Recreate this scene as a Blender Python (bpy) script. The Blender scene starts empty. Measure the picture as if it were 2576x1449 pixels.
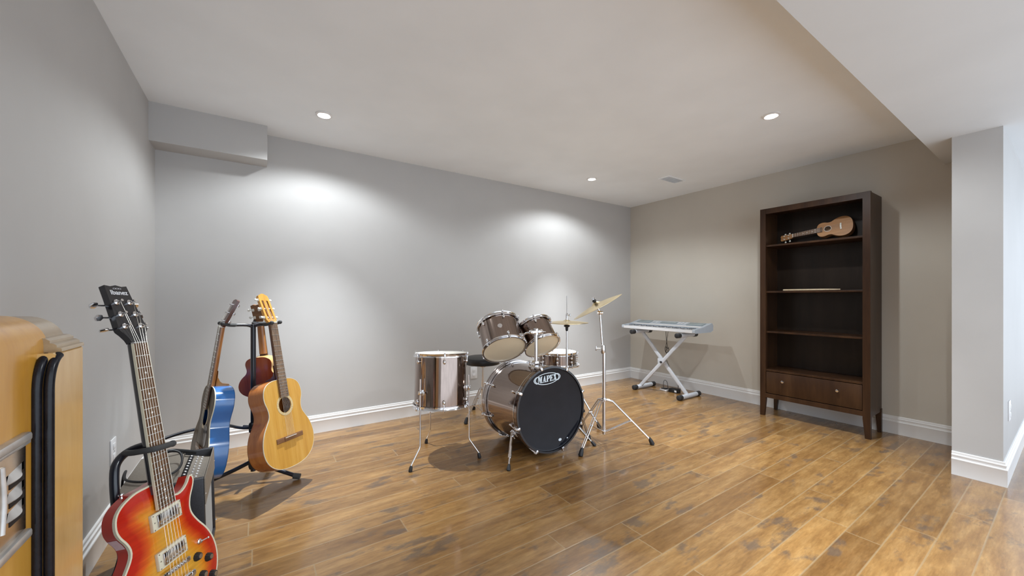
import bpy, bmesh, math, random
from math import sin, cos, pi, radians, sqrt
from mathutils import Vector, Matrix
random.seed(7)
V = Vector
sc = bpy.context.scene
COL = sc.collection

# ------------------------------------------------------------------ camera
YAW = 0.5902
CAMH = 1.08
cd = bpy.data.cameras.new('camera')
cam = bpy.data.objects.new('camera', cd)
COL.objects.link(cam)
cam.location = (0, 0, CAMH)
cam.rotation_euler = (pi / 2, 0, -YAW)
cd.sensor_width = 36
cd.lens = 960.0 / 2576 * 36
cd.shift_y = (748.7 - 724.5) / 2576
cd.clip_start = 0.02
sc.camera = cam

# ------------------------------------------------------------------ world, exposure
wd = bpy.data.worlds.new('world'); sc.world = wd
wd.use_nodes = True
wd.node_tree.nodes['Background'].inputs[0].default_value = (0.78, 0.88, 1.0, 1)
wd.node_tree.nodes['Background'].inputs[1].default_value = 1.15
sc.view_settings.view_transform = 'Standard'
sc.view_settings.look = 'None'
sc.view_settings.gamma = 1
sc.view_settings.use_curve_mapping = False
sc.view_settings.exposure = 1.08
SPOT_W = 138.0
SPILL_W = 18.0
SPOT_COL = (0.895, 0.957, 1.0)

# ------------------------------------------------------------------ room numbers
ZC = 2.302          # main ceiling
XB = 4.218          # right wall (taupe)
YA = 3.408          # far wall
XL = -0.557         # left wall
ZS = 2.065          # soffit underside
YS = 0.563          # soffit edge
PX, PY0, PY1 = 3.555, 0.25, 0.445   # pillar end of the near right wall
YBACK = -1.3

# ------------------------------------------------------------------ node helpers
def mat(name):
    m = bpy.data.materials.new(name); m.use_nodes = True
    return m, m.node_tree, m.node_tree.nodes['Principled BSDF']

def nd(t, kind, **kw):
    n = t.nodes.new(kind)
    for k, v in kw.items():
        if k.startswith('i_'):
            n.inputs[int(k[2:])].default_value = v
        else:
            setattr(n, k, v)
    return n

def mth(t, op, a, b=None, c=None):
    n = t.nodes.new('ShaderNodeMath'); n.operation = op
    for i, x in enumerate((a, b, c)):
        if x is None: continue
        if isinstance(x, (int, float)): n.inputs[i].default_value = x
        else: t.links.new(x, n.inputs[i])
    return n.outputs[0]

def mixc(t, fac, a, b, blend='MIX'):
    n = t.nodes.new('ShaderNodeMix'); n.data_type = 'RGBA'; n.blend_type = blend
    for s, x in ((0, fac), (6, a), (7, b)):
        if isinstance(x, (int, float)): n.inputs[s].default_value = x
        elif isinstance(x, tuple): n.inputs[s].default_value = x if len(x) == 4 else x + (1,)
        else: t.links.new(x, n.inputs[s])
    return n.outputs[2]

def ramp(t, fac, stops):
    n = t.nodes.new('ShaderNodeValToRGB')
    e = n.color_ramp.elements
    while len(e) < len(stops): e.new(0.5)
    for el, (p, c) in zip(e, stops):
        el.position = p; el.color = c if len(c) == 4 else tuple(c) + (1,)
    t.links.new(fac, n.inputs[0])
    return n.outputs[0]

def objco(t, scale=(1, 1, 1), rot=(0, 0, 0)):
    c = t.nodes.new('ShaderNodeTexCoord'); m = t.nodes.new('ShaderNodeMapping')
    m.inputs['Scale'].default_value = scale; m.inputs['Rotation'].default_value = rot
    t.links.new(c.outputs['Object'], m.inputs[0])
    return m.outputs[0]

def noise(t, vec, scale, detail=3, rough=0.5):
    n = t.nodes.new('ShaderNodeTexNoise'); n.inputs['Scale'].default_value = scale
    n.inputs['Detail'].default_value = detail; n.inputs['Roughness'].default_value = rough
    t.links.new(vec, n.inputs['Vector'])
    return n.outputs['Fac']

def bump(t, b, h, strength=0.2, dist=0.002):
    n = t.nodes.new('ShaderNodeBump'); n.inputs['Strength'].default_value = strength
    n.inputs['Distance'].default_value = dist
    t.links.new(h, n.inputs['Height']); t.links.new(n.outputs[0], b.inputs['Normal'])

def plain(name, col, rough=0.5, metal=0.0, coat=0.0, var=0.06, scale=30, spec=0.5):
    m, t, b = mat(name)
    n = noise(t, objco(t), scale, 3)
    lo = tuple(max(0, x * (1 - var)) for x in col) + (1,)
    hi = tuple(min(1, x * (1 + var)) for x in col) + (1,)
    t.links.new(ramp(t, n, [(0.3, lo), (0.7, hi)]), b.inputs['Base Color'])
    b.inputs['Roughness'].default_value = rough
    b.inputs['Metallic'].default_value = metal
    b.inputs['Coat Weight'].default_value = coat
    b.inputs['Coat Roughness'].default_value = 0.08
    b.inputs['Specular IOR Level'].default_value = spec
    return m

def wood(name, c1, c2, c3, axis=1, scale=14, rough=0.35, coat=0.4, stretch=0.06):
    """grain running along the given object axis"""
    m, t, b = mat(name)
    s = [1, 1, 1]; s[axis] = stretch
    v = objco(t, tuple(s))
    n1 = noise(t, v, scale, 6, 0.6)
    n2 = noise(t, v, scale * 7, 3, 0.6)
    f = mth(t, 'ADD', mth(t, 'MULTIPLY', n1, 0.75), mth(t, 'MULTIPLY', n2, 0.25))
    t.links.new(ramp(t, f, [(0.32, c1), (0.5, c2), (0.68, c3)]), b.inputs['Base Color'])
    b.inputs['Roughness'].default_value = rough
    b.inputs['Coat Weight'].default_value = coat
    b.inputs['Coat Roughness'].default_value = 0.1
    return m

def wall_paint(name, col):
    m, t, b = mat(name)
    v = objco(t)
    n = noise(t, v, 2.2, 4)
    lo = tuple(x * 0.97 for x in col) + (1,); hi = tuple(x * 1.03 for x in col) + (1,)
    t.links.new(ramp(t, n, [(0.3, lo), (0.7, hi)]), b.inputs['Base Color'])
    b.inputs['Roughness'].default_value = 0.62
    b.inputs['Specular IOR Level'].default_value = 0.3
    bump(t, b, noise(t, v, 260, 2), 0.06, 0.0006)
    return m

def floor_material():
    m, t, b = mat('hand_scraped_wood_floor')
    co = t.nodes.new('ShaderNodeTexCoord')
    sx = t.nodes.new('ShaderNodeSeparateXYZ'); t.links.new(co.outputs['Object'], sx.inputs[0])
    x, y = sx.outputs[0], sx.outputs[1]
    W, LEN = 0.1245, 1.15
    yy = mth(t, 'DIVIDE', mth(t, 'ADD', y, 0.013), W)
    row = mth(t, 'FLOOR', yy)
    wn = t.nodes.new('ShaderNodeTexWhiteNoise'); wn.noise_dimensions = '1D'
    t.links.new(row, wn.inputs['W'])
    xx = mth(t, 'ADD', mth(t, 'DIVIDE', x, LEN), mth(t, 'MULTIPLY', wn.outputs[0], 7.3))
    cx = mth(t, 'FLOOR', xx)
    idn = mth(t, 'ADD', mth(t, 'MULTIPLY', row, 17.13), cx)
    wn2 = t.nodes.new('ShaderNodeTexWhiteNoise'); wn2.noise_dimensions = '1D'
    t.links.new(idn, wn2.inputs['W'])
    rnd = wn2.outputs[0]
    # distance to seams
    fy = mth(t, 'FRACT', yy); fx = mth(t, 'FRACT', xx)
    dy = mth(t, 'MULTIPLY', mth(t, 'MINIMUM', fy, mth(t, 'SUBTRACT', 1.0, fy)), W)
    dx = mth(t, 'MULTIPLY', mth(t, 'MINIMUM', fx, mth(t, 'SUBTRACT', 1.0, fx)), LEN)
    d = mth(t, 'MINIMUM', dx, dy)
    # per-plank shifted coordinates
    cmb = t.nodes.new('ShaderNodeCombineXYZ')
    t.links.new(mth(t, 'ADD', mth(t, 'MULTIPLY', x, 0.16), mth(t, 'MULTIPLY', rnd, 31.0)), cmb.inputs[0])
    t.links.new(y, cmb.inputs[1]); t.links.new(mth(t, 'MULTIPLY', rnd, 9.0), cmb.inputs[2])
    g1 = noise(t, cmb.outputs[0], 26, 6, 0.62)
    g2 = noise(t, cmb.outputs[0], 140, 3, 0.6)
    cm2 = t.nodes.new('ShaderNodeCombineXYZ')
    t.links.new(mth(t, 'ADD', mth(t, 'MULTIPLY', x, 0.62), mth(t, 'MULTIPLY', rnd, 11.0)), cm2.inputs[0])
    t.links.new(mth(t, 'MULTIPLY', y, 1.25), cm2.inputs[1])
    t.links.new(mth(t, 'MULTIPLY', rnd, 5.0), cm2.inputs[2])
    bl = noise(t, cm2.outputs[0], 7.0, 9, 0.62)     # dark blotches
    base = ramp(t, g1, [(0.25, (0.175, 0.085, 0.028)), (0.5, (0.275, 0.152, 0.054)), (0.75, (0.375, 0.230, 0.095))])
    tone = ramp(t, rnd, [(0.0, (0.74, 0.68, 0.62)), (0.35, (0.95, 0.93, 0.90)), (1.0, (1.18, 1.16, 1.10))])
    c = mixc(t, 1.0, base, tone, 'MULTIPLY')
    mott = ramp(t, noise(t, cm2.outputs[0], 11, 7, 0.68), [(0.32, (0.84, 0.82, 0.81)), (0.68, (1.10, 1.09, 1.06))])
    c = mixc(t, 1.0, c, mott, 'MULTIPLY')
    dark = ramp(t, bl, [(0.565, (0, 0, 0)), (0.645, (1, 1, 1))])
    c = mixc(t, mth(t, 'MULTIPLY', dark, 0.66), c, (0.088, 0.066, 0.052))
    fine = ramp(t, g2, [(0.3, (0.86, 0.85, 0.84)), (0.7, (1.1, 1.1, 1.1))])
    c = mixc(t, 1.0, c, fine, 'MULTIPLY')
    seam = ramp(t, d, [(0.0, (1, 1, 1)), (0.0011, (0, 0, 0)), (1, (0, 0, 0))])
    bev = ramp(t, d, [(0.0008, (1, 1, 1)), (0.0036, (0, 0, 0)), (1, (0, 0, 0))])
    c = mixc(t, mth(t, 'MULTIPLY', bev, 0.45), c, (0.66, 0.50, 0.29))  # pale bevel highlight along the seams, painted into the colour
    c = mixc(t, mth(t, 'MULTIPLY', seam, 0.45), c, (0.10, 0.06, 0.03))
    t.links.new(c, b.inputs['Base Color'])
    r = mth(t, 'ADD', 0.22, mth(t, 'MULTIPLY', noise(t, cm2.outputs[0], 7, 3), 0.14))
    t.links.new(r, b.inputs['Roughness'])
    b.inputs['Coat Weight'].default_value = 0.4
    b.inputs['Coat Roughness'].default_value = 0.12
    h = mth(t, 'ADD', mth(t, 'MULTIPLY', bl, 0.5), mth(t, 'ADD', mth(t, 'MULTIPLY', g1, 0.35), mth(t, 'MULTIPLY', bev, -0.5)))
    bump(t, b, h, 0.16, 0.003)
    return m

M = {}
M['wall'] = wall_paint('greige_wall_paint', (0.50, 0.488, 0.475))
M['wall_warm'] = wall_paint('taupe_wall_paint', (0.555, 0.515, 0.45))
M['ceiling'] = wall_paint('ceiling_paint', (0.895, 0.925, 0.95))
M['soffit'] = wall_paint('soffit_shaded_paint', (0.70, 0.72, 0.735))  # ceiling paint made greyer, the soffit's lower brightness put into its colour
M['white'] = plain('white_trim_paint', (0.80, 0.79, 0.78), 0.35, var=0.02, scale=6)
M['plate'] = plain('white_plastic_plate', (0.78, 0.78, 0.79), 0.3, var=0.01)
M['floor'] = floor_material()
M['chrome'] = plain('chrome', (0.80, 0.80, 0.82), 0.12, 1.0, var=0.04)
M['steel'] = plain('brushed_steel', (0.62, 0.62, 0.63), 0.3, 1.0, var=0.06)
M['rubber'] = plain('black_rubber', (0.018, 0.018, 0.02), 0.55)
M['black'] = plain('black_paint', (0.010, 0.010, 0.014), 0.22, coat=0.5)
M['black_matte'] = plain('black_matte', (0.014, 0.014, 0.015), 0.6)
M['black_tube'] = plain('black_tube', (0.012, 0.013, 0.02), 0.28, coat=0.3)
M['foam'] = plain('grey_foam', (0.05, 0.05, 0.05), 0.8)
M['cream'] = plain('cream_plastic', (0.72, 0.66, 0.50), 0.35, var=0.03)
M['ivory'] = plain('ivory_plastic', (0.80, 0.78, 0.70), 0.3, var=0.03)
M['pearl'] = plain('pearl_inlay', (0.85, 0.84, 0.80), 0.25, var=0.05)
M['head'] = plain('cream_drum_skin', (0.86, 0.73, 0.52), 0.3, coat=0.3, var=0.03, scale=8)
M['coated'] = plain('coated_white_skin', (0.80, 0.76, 0.68), 0.5, var=0.02)
M['logo'] = plain('pale_logo_print', (0.72, 0.80, 0.86), 0.4, var=0.02)
M['decal'] = plain('silver_logo_print', (0.78, 0.78, 0.80), 0.35, var=0.02)
M['brass'] = plain('cymbal_bronze', (0.78, 0.62, 0.34), 0.26, 1.0, var=0.07)
M['red'] = plain('cherry_red_lacquer', (0.46, 0.022, 0.008), 0.2, coat=0.7, var=0.05)
M['blue_back'] = plain('blue_lacquer', (0.026, 0.165, 0.48), 0.2, coat=0.7, var=0.1, scale=5)
M['amp_vinyl'] = plain('black_vinyl', (0.020, 0.020, 0.024), 0.42, var=0.3, scale=300)
M['amp_grey'] = plain('grey_brown_panel', (0.215, 0.185, 0.15), 0.5, var=0.12, scale=120)
M['grille'] = plain('grey_grille_cloth', (0.36, 0.36, 0.35), 0.7, var=0.18, scale=500)
M['cable'] = plain('black_cable', (0.012, 0.012, 0.014), 0.45)
M['kb_body'] = plain('silver_keyboard_plastic', (0.47, 0.52, 0.58), 0.35, var=0.03)
M['kb_white'] = plain('white_keyboard_plastic', (0.76, 0.76, 0.77), 0.3, var=0.02)
M['kb_stand'] = plain('light_grey_powder_coat', (0.58, 0.60, 0.64), 0.3, var=0.04, coat=0.3)
M['screen'] = plain('grey_display', (0.30, 0.36, 0.38), 0.25, var=0.05)
M['sticker'] = plain('pink_clear_sticker', (0.72, 0.48, 0.50), 0.3, var=0.06, scale=90)
M['rosewood'] = wood('rosewood', (0.055, 0.026, 0.013), (0.125, 0.060, 0.028), (0.24, 0.13, 0.06), 1, 60, 0.4, 0.1)
M['neckwood'] = wood('orange_neck_wood', (0.22, 0.075, 0.02), (0.36, 0.14, 0.035), (0.48, 0.22, 0.06), 1, 20, 0.3, 0.4)
M['neckdark'] = wood('dark_neck_wood', (0.05, 0.012, 0.006), (0.10, 0.025, 0.012), (0.16, 0.045, 0.02), 1, 20, 0.3, 0.4)
M['cedar'] = wood('amber_spruce_top', (0.50, 0.235, 0.038), (0.61, 0.32, 0.060), (0.68, 0.39, 0.095), 1, 22, 0.24, 0.6)
M['classide'] = wood('reddish_brown_side', (0.26, 0.070, 0.014), (0.42, 0.135, 0.028), (0.55, 0.21, 0.05), 1, 12, 0.2, 0.7)
M['headwood'] = wood('amber_head_veneer', (0.42, 0.17, 0.03), (0.56, 0.26, 0.05), (0.66, 0.36, 0.09), 1, 20, 0.25, 0.5)
M['bridgewood'] = wood('brown_bridge_wood', (0.13, 0.055, 0.02), (0.22, 0.10, 0.04), (0.32, 0.16, 0.07), 0, 40, 0.4, 0.2)
M['darktop'] = wood('smoky_brown_top', (0.045, 0.032, 0.020), (0.10, 0.072, 0.045), (0.17, 0.125, 0.08), 1, 18, 0.42, 0.0)
M['mahog'] = wood('red_mahogany_back', (0.19, 0.030, 0.010), (0.30, 0.055, 0.017), (0.40, 0.085, 0.025), 1, 16, 0.25, 0.5)
M['paleside'] = wood('pale_yellow_side', (0.42, 0.24, 0.07), (0.56, 0.35, 0.12), (0.66, 0.44, 0.18), 1, 12, 0.25, 0.5)
M['koa'] = wood('tan_mahogany_top', (0.30, 0.135, 0.05), (0.42, 0.20, 0.075), (0.52, 0.27, 0.11), 1, 26, 0.45, 0.05)
M['radio'] = wood('amber_walnut_veneer', (0.40, 0.165, 0.016), (0.54, 0.26, 0.032), (0.62, 0.34, 0.065), 2, 7, 0.28, 0.25, 0.10)
M['radio_end'] = wood('tan_veneer_panel', (0.48, 0.27, 0.075), (0.58, 0.35, 0.11), (0.64, 0.42, 0.16), 2, 9, 0.25, 0.5, 0.2)
M['radio_top'] = wood('greyish_brown_veneer', (0.20, 0.13, 0.065), (0.30, 0.20, 0.10), (0.40, 0.29, 0.16), 1, 9, 0.3, 0.5, 0.2)  # greyer brown than the amber body veneer
M['ebony'] = plain('black_ribbed_moulding', (0.008, 0.008, 0.012), 0.25, coat=0.0, var=0.4, scale=60, spec=0.3)
M['bronze'] = plain('brownish_chrome_grille', (0.58, 0.48, 0.38), 0.2, 1.0, var=0.25, scale=25)  # brownish metal, tone varied by noise
M['silvergrille'] = plain('silver_grille_frame', (0.62, 0.60, 0.58), 0.3, 0.6, var=0.2, scale=25)
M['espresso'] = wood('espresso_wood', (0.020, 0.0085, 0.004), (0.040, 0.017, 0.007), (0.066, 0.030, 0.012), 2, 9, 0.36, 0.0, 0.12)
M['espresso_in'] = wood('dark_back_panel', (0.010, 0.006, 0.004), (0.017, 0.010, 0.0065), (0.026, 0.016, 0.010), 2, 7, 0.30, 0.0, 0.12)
M['stick'] = wood('pale_hickory', (0.55, 0.42, 0.26), (0.68, 0.54, 0.36), (0.78, 0.65, 0.46), 1, 30, 0.4, 0.2)
M['string'] = plain('steel_string', (0.70, 0.66, 0.58), 0.25, 1.0)
M['nylon'] = plain('nylon_string', (0.62, 0.58, 0.50), 0.3, 0.3)
M['hole'] = plain('painted_slot_shade', (0.012, 0.006, 0.004), 0.8)
M['rosette'] = plain('rosette_mosaic', (0.60, 0.46, 0.24), 0.3, coat=0.4, var=0.3, scale=260)
M['red_led'] = plain('red_dot', (0.5, 0.02, 0.02), 0.4)

M['darktop'].node_tree.nodes['Principled BSDF'].inputs['Specular IOR Level'].default_value = 0.25
for k_ in ('espresso', 'espresso_in'): M[k_].node_tree.nodes['Principled BSDF'].inputs['Specular IOR Level'].default_value = 0.3

def drum_wrap():
    m, t, b = mat('brushed_bronze_wrap')
    v = objco(t, (1, 1, 0.02))
    n = noise(t, v, 160, 4, 0.6)
    t.links.new(ramp(t, n, [(0.3, (0.265, 0.205, 0.175)), (0.7, (0.335, 0.262, 0.225))]), b.inputs['Base Color'])
    b.inputs['Metallic'].default_value = 1.0
    t.links.new(mth(t, 'ADD', 0.05, mth(t, 'MULTIPLY', n, 0.10)), b.inputs['Roughness'])
    b.inputs['Coat Weight'].default_value = 0.35
    b.inputs['Coat Roughness'].default_value = 0.05
    return m
M['wrap'] = drum_wrap()

def black_head():
    m, t, b = mat('black_bass_drum_skin')
    n = noise(t, objco(t), 5, 3)
    t.links.new(ramp(t, n, [(0.3, (0.008, 0.009, 0.013)), (0.7, (0.013, 0.014, 0.02))]), b.inputs['Base Color'])
    b.inputs['Roughness'].default_value = 0.07
    b.inputs['Specular IOR Level'].default_value = 0.25
    return m
M['blackhead'] = black_head()

def sunburst():
    m, t, b = mat('cherry_sunburst_lacquer')
    a = t.nodes.new('ShaderNodeAttribute'); a.attribute_name = 'edge_distance'
    n = noise(t, objco(t, (1, 5, 1)), 16, 3)
    f = mth(t, 'ADD', a.outputs['Fac'], mth(t, 'MULTIPLY', mth(t, 'SUBTRACT', n, 0.5), 0.02))
    c = ramp(t, f, [(0.024, (0.52, 0.016, 0.005)), (0.042, (0.68, 0.085, 0.006)), (0.060, (0.76, 0.25, 0.012)), (0.085, (0.74, 0.36, 0.035))])
    fl = noise(t, objco(t, (0.35, 6, 1)), 22, 2)
    c = mixc(t, 1.0, c, ramp(t, fl, [(0.3, (0.88, 0.86, 0.84)), (0.7, (1.06, 1.06, 1.06))]), 'MULTIPLY')
    t.links.new(c, b.inputs['Base Color'])
    b.inputs['Roughness'].default_value = 0.22
    b.inputs['Coat Weight'].default_value = 0.8
    b.inputs['Coat Roughness'].default_value = 0.06
    return m
M['burst'] = sunburst()

def lamp_glow():
    m, t, b = mat('lit_lamp_face')
    b.inputs['Emission Color'].default_value = (1, 0.95, 0.88, 1)
    b.inputs['Emission Strength'].default_value = 30
    return m
M['glow'] = lamp_glow()

# ------------------------------------------------------------------ geometry helpers
def link(name, bm, m, parent=None, mw=None, smooth=40):
    me = bpy.data.meshes.new(name)
    bmesh.ops.recalc_face_normals(bm, faces=bm.faces)
    bm.to_mesh(me); bm.free()
    ms = m if isinstance(m, (list, tuple)) else [m]
    for x in ms: me.materials.append(x)
    if smooth:
        me.polygons.foreach_set('use_smooth', [True] * len(me.polygons))
        try: me.set_sharp_from_angle(angle=radians(smooth))
        except Exception: pass
    o = bpy.data.objects.new(name, me); COL.objects.link(o)
    if parent: o.parent = parent
    if mw is not None: o.matrix_local = mw
    return o

def thing(name, label, cat, mw=None, group=None):
    o = bpy.data.objects.new(name, None); COL.objects.link(o)
    o.empty_display_size = 0.05
    if mw is not None: o.matrix_world = mw
    o['label'] = label; o['category'] = cat
    if group: o['group'] = group
    return o

def tag(o, label, cat, group=None, kind=None):
    if label: o['label'] = label
    if cat: o['category'] = cat
    if group: o['group'] = group
    if kind: o['kind'] = kind
    return o

def struct(name, bm, m, label=None, smooth=40):
    o = link(name, bm, m, smooth=smooth); o['kind'] = 'structure'
    if label: o['label'] = label
    return o

def frame(o, X, Y, Z):
    m = Matrix.Identity(4)
    for i, a in enumerate((X, Y, Z)):
        for j in range(3): m[j][i] = a[j]
    for j in range(3): m[j][3] = o[j]
    return m

def zframe(o, z, xhint=(1, 0, 0)):
    z = V(z).normalized(); x = V(xhint); x = (x - z * x.dot(z)).normalized(); y = z.cross(x)
    return frame(o, x, y, z)

def T(x, y, z): return Matrix.Translation((x, y, z))

def box(bm, lo, hi, mw=None, bev=0.0, seg=2):
    r = bmesh.ops.create_cube(bm, size=1)
    vs = r['verts']
    for v in vs:
        v.co = V([(lo[i] + hi[i]) / 2 + v.co[i] * (hi[i] - lo[i]) for i in range(3)])
    if bev > 0:
        es = list({e for v in vs for e in v.link_edges})
        rr = bmesh.ops.bevel(bm, geom=es, offset=bev, segments=seg, affect='EDGES', profile=0.5)
        vs = list({v for f in rr['faces'] for v in f.verts} | {v for v in vs if v.is_valid})
    if mw is not None:
        bmesh.ops.transform(bm, matrix=mw, verts=[v for v in vs if v.is_valid])
    return vs

def lathe(bm, prof, n=32, mw=None, cap0=True, cap1=True):
    """prof: list of (radius, z)"""
    rings = []
    for r, z in prof:
        if r < 1e-6:
            rings.append([bm.verts.new((0, 0, z))])
        else:
            rings.append([bm.verts.new((r * cos(2 * pi * i / n), r * sin(2 * pi * i / n), z)) for i in range(n)])
    for a, b in zip(rings, rings[1:]):
        for i in range(n):
            j = (i + 1) % n
            if len(a) == 1 and len(b) == 1: continue
            if len(a) == 1: bm.faces.new((a[0], b[j], b[i]))
            elif len(b) == 1: bm.faces.new((a[i], a[j], b[0]))
            else: bm.faces.new((a[i], a[j], b[j], b[i]))
    if cap0 and len(rings[0]) > 1: bm.faces.new(list(reversed(rings[0])))
    if cap1 and len(rings[-1]) > 1: bm.faces.new(rings[-1])
    vs = [v for r in rings for v in r]
    if mw is not None: bmesh.ops.transform(bm, matrix=mw, verts=vs)
    return vs

def ringlathe(bm, prof, n=64, mw=None):
    """closed section revolved"""
    rings = [[bm.verts.new((r * cos(2 * pi * i / n), r * sin(2 * pi * i / n), z)) for i in range(n)] for r, z in prof]
    m = len(rings)
    for k in range(m):
        a, b = rings[k], rings[(k + 1) % m]
        for i in range(n):
            j = (i + 1) % n
            bm.faces.new((a[i], a[j], b[j], b[i]))
    vs = [v for r in rings for v in r]
    if mw is not None: bmesh.ops.transform(bm, matrix=mw, verts=vs)
    return vs

def catmull(pts, sub=6, closed=False):
    pts = [V(p) for p in pts]; n = len(pts); out = []
    rng = range(n) if closed else range(n - 1)
    for i in rng:
        if closed: p = [pts[(i + k) % n] for k in (-1, 0, 1, 2)]
        else: p = [pts[max(0, i - 1)], pts[i], pts[i + 1], pts[min(n - 1, i + 2)]]
        for s in range(sub):
            t = s / sub
            out.append(0.5 * ((2 * p[1]) + (p[2] - p[0]) * t + (2 * p[0] - 5 * p[1] + 4 * p[2] - p[3]) * t * t + (3 * p[1] - p[0] - 3 * p[2] + p[3]) * t ** 3))
    if not closed: out.append(pts[-1].copy())
    return out

def tube(bm, pts, r, n=12, sub=0, r2=None, flat=1.0):
    """swept round tube; r may be a list; flat squashes one axis"""
    if sub: pts = catmull(pts, sub)
    pts = [V(p) for p in pts]
    N = len(pts)
    tang = [(pts[min(i + 1, N - 1)] - pts[max(i - 1, 0)]).normalized() for i in range(N)]
    up = V((0, 0, 1)) if abs(tang[0].z) < 0.9 else V((1, 0, 0))
    x = (up - tang[0] * up.dot(tang[0])).normalized()
    rings = []
    for i in range(N):
        x = (x - tang[i] * x.dot(tang[i])).normalized(); y = tang[i].cross(x)
        if r2 is not None: rr = r + (r2 - r) * i / max(1, N - 1)
        else: rr = r[i] if isinstance(r, (list, tuple)) else r
        rings.append([bm.verts.new(pts[i] + (x * cos(2 * pi * k / n) + y * sin(2 * pi * k / n) * flat) * rr) for k in range(n)])
    for a, b in zip(rings, rings[1:]):
        for k in range(n):
            j = (k + 1) % n
            bm.faces.new((a[k], a[j], b[j], b[k]))
    bm.faces.new(list(reversed(rings[0]))); bm.faces.new(rings[-1])
    return [v for q in rings for v in q]

def ball(bm, c, r, sx=1, sy=1, sz=1, u=12, v=8):
    q = bmesh.ops.create_uvsphere(bm, u_segments=u, v_segments=v, radius=r)
    for w in q['verts']: w.co = V((w.co.x * sx, w.co.y * sy, w.co.z * sz)) + V(c)
    return q['verts']

def prism(bm, poly, z0, z1, mw=None):
    """extrude 2D polygon between z0 and z1"""
    a = [bm.verts.new((p[0], p[1], z0)) for p in poly]
    b = [bm.verts.new((p[0], p[1], z1)) for p in poly]
    n = len(poly)
    for i in range(n):
        j = (i + 1) % n
        bm.faces.new((a[i], a[j], b[j], b[i]))
    bm.faces.new(list(reversed(a))); bm.faces.new(b)
    if mw is not None: bmesh.ops.transform(bm, matrix=mw, verts=a + b)
    return a + b

def NB(): return bmesh.new()

# ================================================================== STRUCTURE
bm = NB(); box(bm, (XL - 0.12, YBACK, -0.06), (6.5, YA + 0.12, 0)); struct('floor', bm, M['floor'], 'brown hand-scraped wood plank floor')
bm = NB(); box(bm, (XL - 0.12, YS, ZC), (XB + 0.12, YA + 0.12, ZC + 0.1)); struct('ceiling', bm, M['ceiling'], 'smooth off-white ceiling')
bm = NB(); box(bm, (XL - 0.12, YA, 0), (XB + 0.12, YA + 0.12, ZC)); struct('wall_back', bm, M['wall'], 'long grey wall behind the drums')
bm = NB(); box(bm, (XB, PY0 + 0.05, 0), (XB + 0.12, YA, ZC)); struct('wall_right', bm, M['wall_warm'], 'taupe wall behind the bookcase')
bm = NB(); box(bm, (XL - 0.12, YBACK, 0), (XL, YA, ZC)); struct('wall_left', bm, M['wall'], 'grey wall at the left')
bm = NB(); box(bm, (PX, PY0, 0), (6.5, PY1, ZS)); struct('wall_near_right', bm, M['wall'], 'wall end standing forward at the right', smooth=0)
# dropped soffit on the near side
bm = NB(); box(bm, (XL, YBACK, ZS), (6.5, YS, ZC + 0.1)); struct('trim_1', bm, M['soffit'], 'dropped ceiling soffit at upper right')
# small bulkhead box in the far left corner
bm = NB(); box(bm, (XL, 3.225, 2.059), (0.065, YA, ZC)); struct('trim_2', bm, M['wall'], 'grey boxed bulkhead in the corner')

def baseboard(name, p0, p1, nrm, m0=0, m1=0, label=None):
    """profiled skirting from p0 to p1, sticking out along nrm; m0/m1 mitres"""
    prof = [(0, 0), (.016, 0), (.016, .092), (.0175, .095), (.0165, .099), (.011, .102), (.011, .113), (.0135, .117), (.0135, .122), (.008, .126), (.0075, .137), (.005, .140), (0, .140)]
    p0 = V(p0 + (0,)); p1 = V(p1 + (0,)); d = (p1 - p0).normalized(); n = V(nrm + (0,))
    bm = NB()
    a = [bm.verts.new(p0 + n * q[0] + V((0, 0, q[1])) + d * (q[0] * m0)) for q in prof]
    b = [bm.verts.new(p1 + n * q[0] + V((0, 0, q[1])) + d * (q[0] * m1)) for q in prof]
    for i in range(len(prof)):
        j = (i + 1) % len(prof)
        bm.faces.new((a[i], a[j], b[j], b[i]))
    bm.faces.new(a); bm.faces.new(list(reversed(b)))
    struct(name, bm, M['white'], label, smooth=30)
baseboard('baseboard_back', (XL, YA), (XB, YA), (0, -1), 1, -1)
baseboard('baseboard_right', (XB, YA), (XB, PY1), (-1, 0), 1, 0)
baseboard('baseboard_left', (XL, YBACK), (XL, YA), (1, 0), 0, -1)
baseboard('baseboard_near_right', (PX, PY1), (PX, PY0), (-1, 0), 0, 1)
baseboard('baseboard_near_right_side', (PX, PY0), (6.5, PY0), (0, -1), -1, 0)

# ------------------------------------------------------------------ recessed lights
def recessed(x, y, z, label, vis=True):
    t = thing('recessed_light', label, 'ceiling light', T(x, y, z), 'round recessed ceiling lights')
    bm = NB()
    ringlathe(bm, [(0.052, -0.001), (0.052, -0.006), (0.040, -0.010), (0.034, -0.006), (0.034, -0.001)], 40)
    link('trim_ring', bm, M['white'], t)
    bm = NB()
    lathe(bm, [(0.0, -0.0095), (0.018, -0.009), (0.027, -0.006), (0.030, -0.002)], 28, cap1=True)
    link('lamp', bm, M['glow'], t)
    for nm, en, size, bl in (('beam', SPOT_W, 70, 1.0), ('spill', SPILL_W, 150, 0.40)):
        ld = bpy.data.lights.new(nm, 'SPOT'); ld.energy = en; ld.color = SPOT_COL
        ld.spot_size = radians(size); ld.spot_blend = bl; ld.shadow_soft_size = 0.022
        lo = bpy.data.objects.new(nm, ld); COL.objects.link(lo); lo.parent = t; lo.location = (0, 0, -0.03)
    return t
recessed(0.375, 2.814, ZC, 'round recessed ceiling light nearest the corner bulkhead')
recessed(2.863, 2.800, ZC, 'round recessed ceiling light beside the white ceiling vent')
recessed(2.866, 1.158, ZC, 'round recessed ceiling light nearest the dropped soffit')
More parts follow.
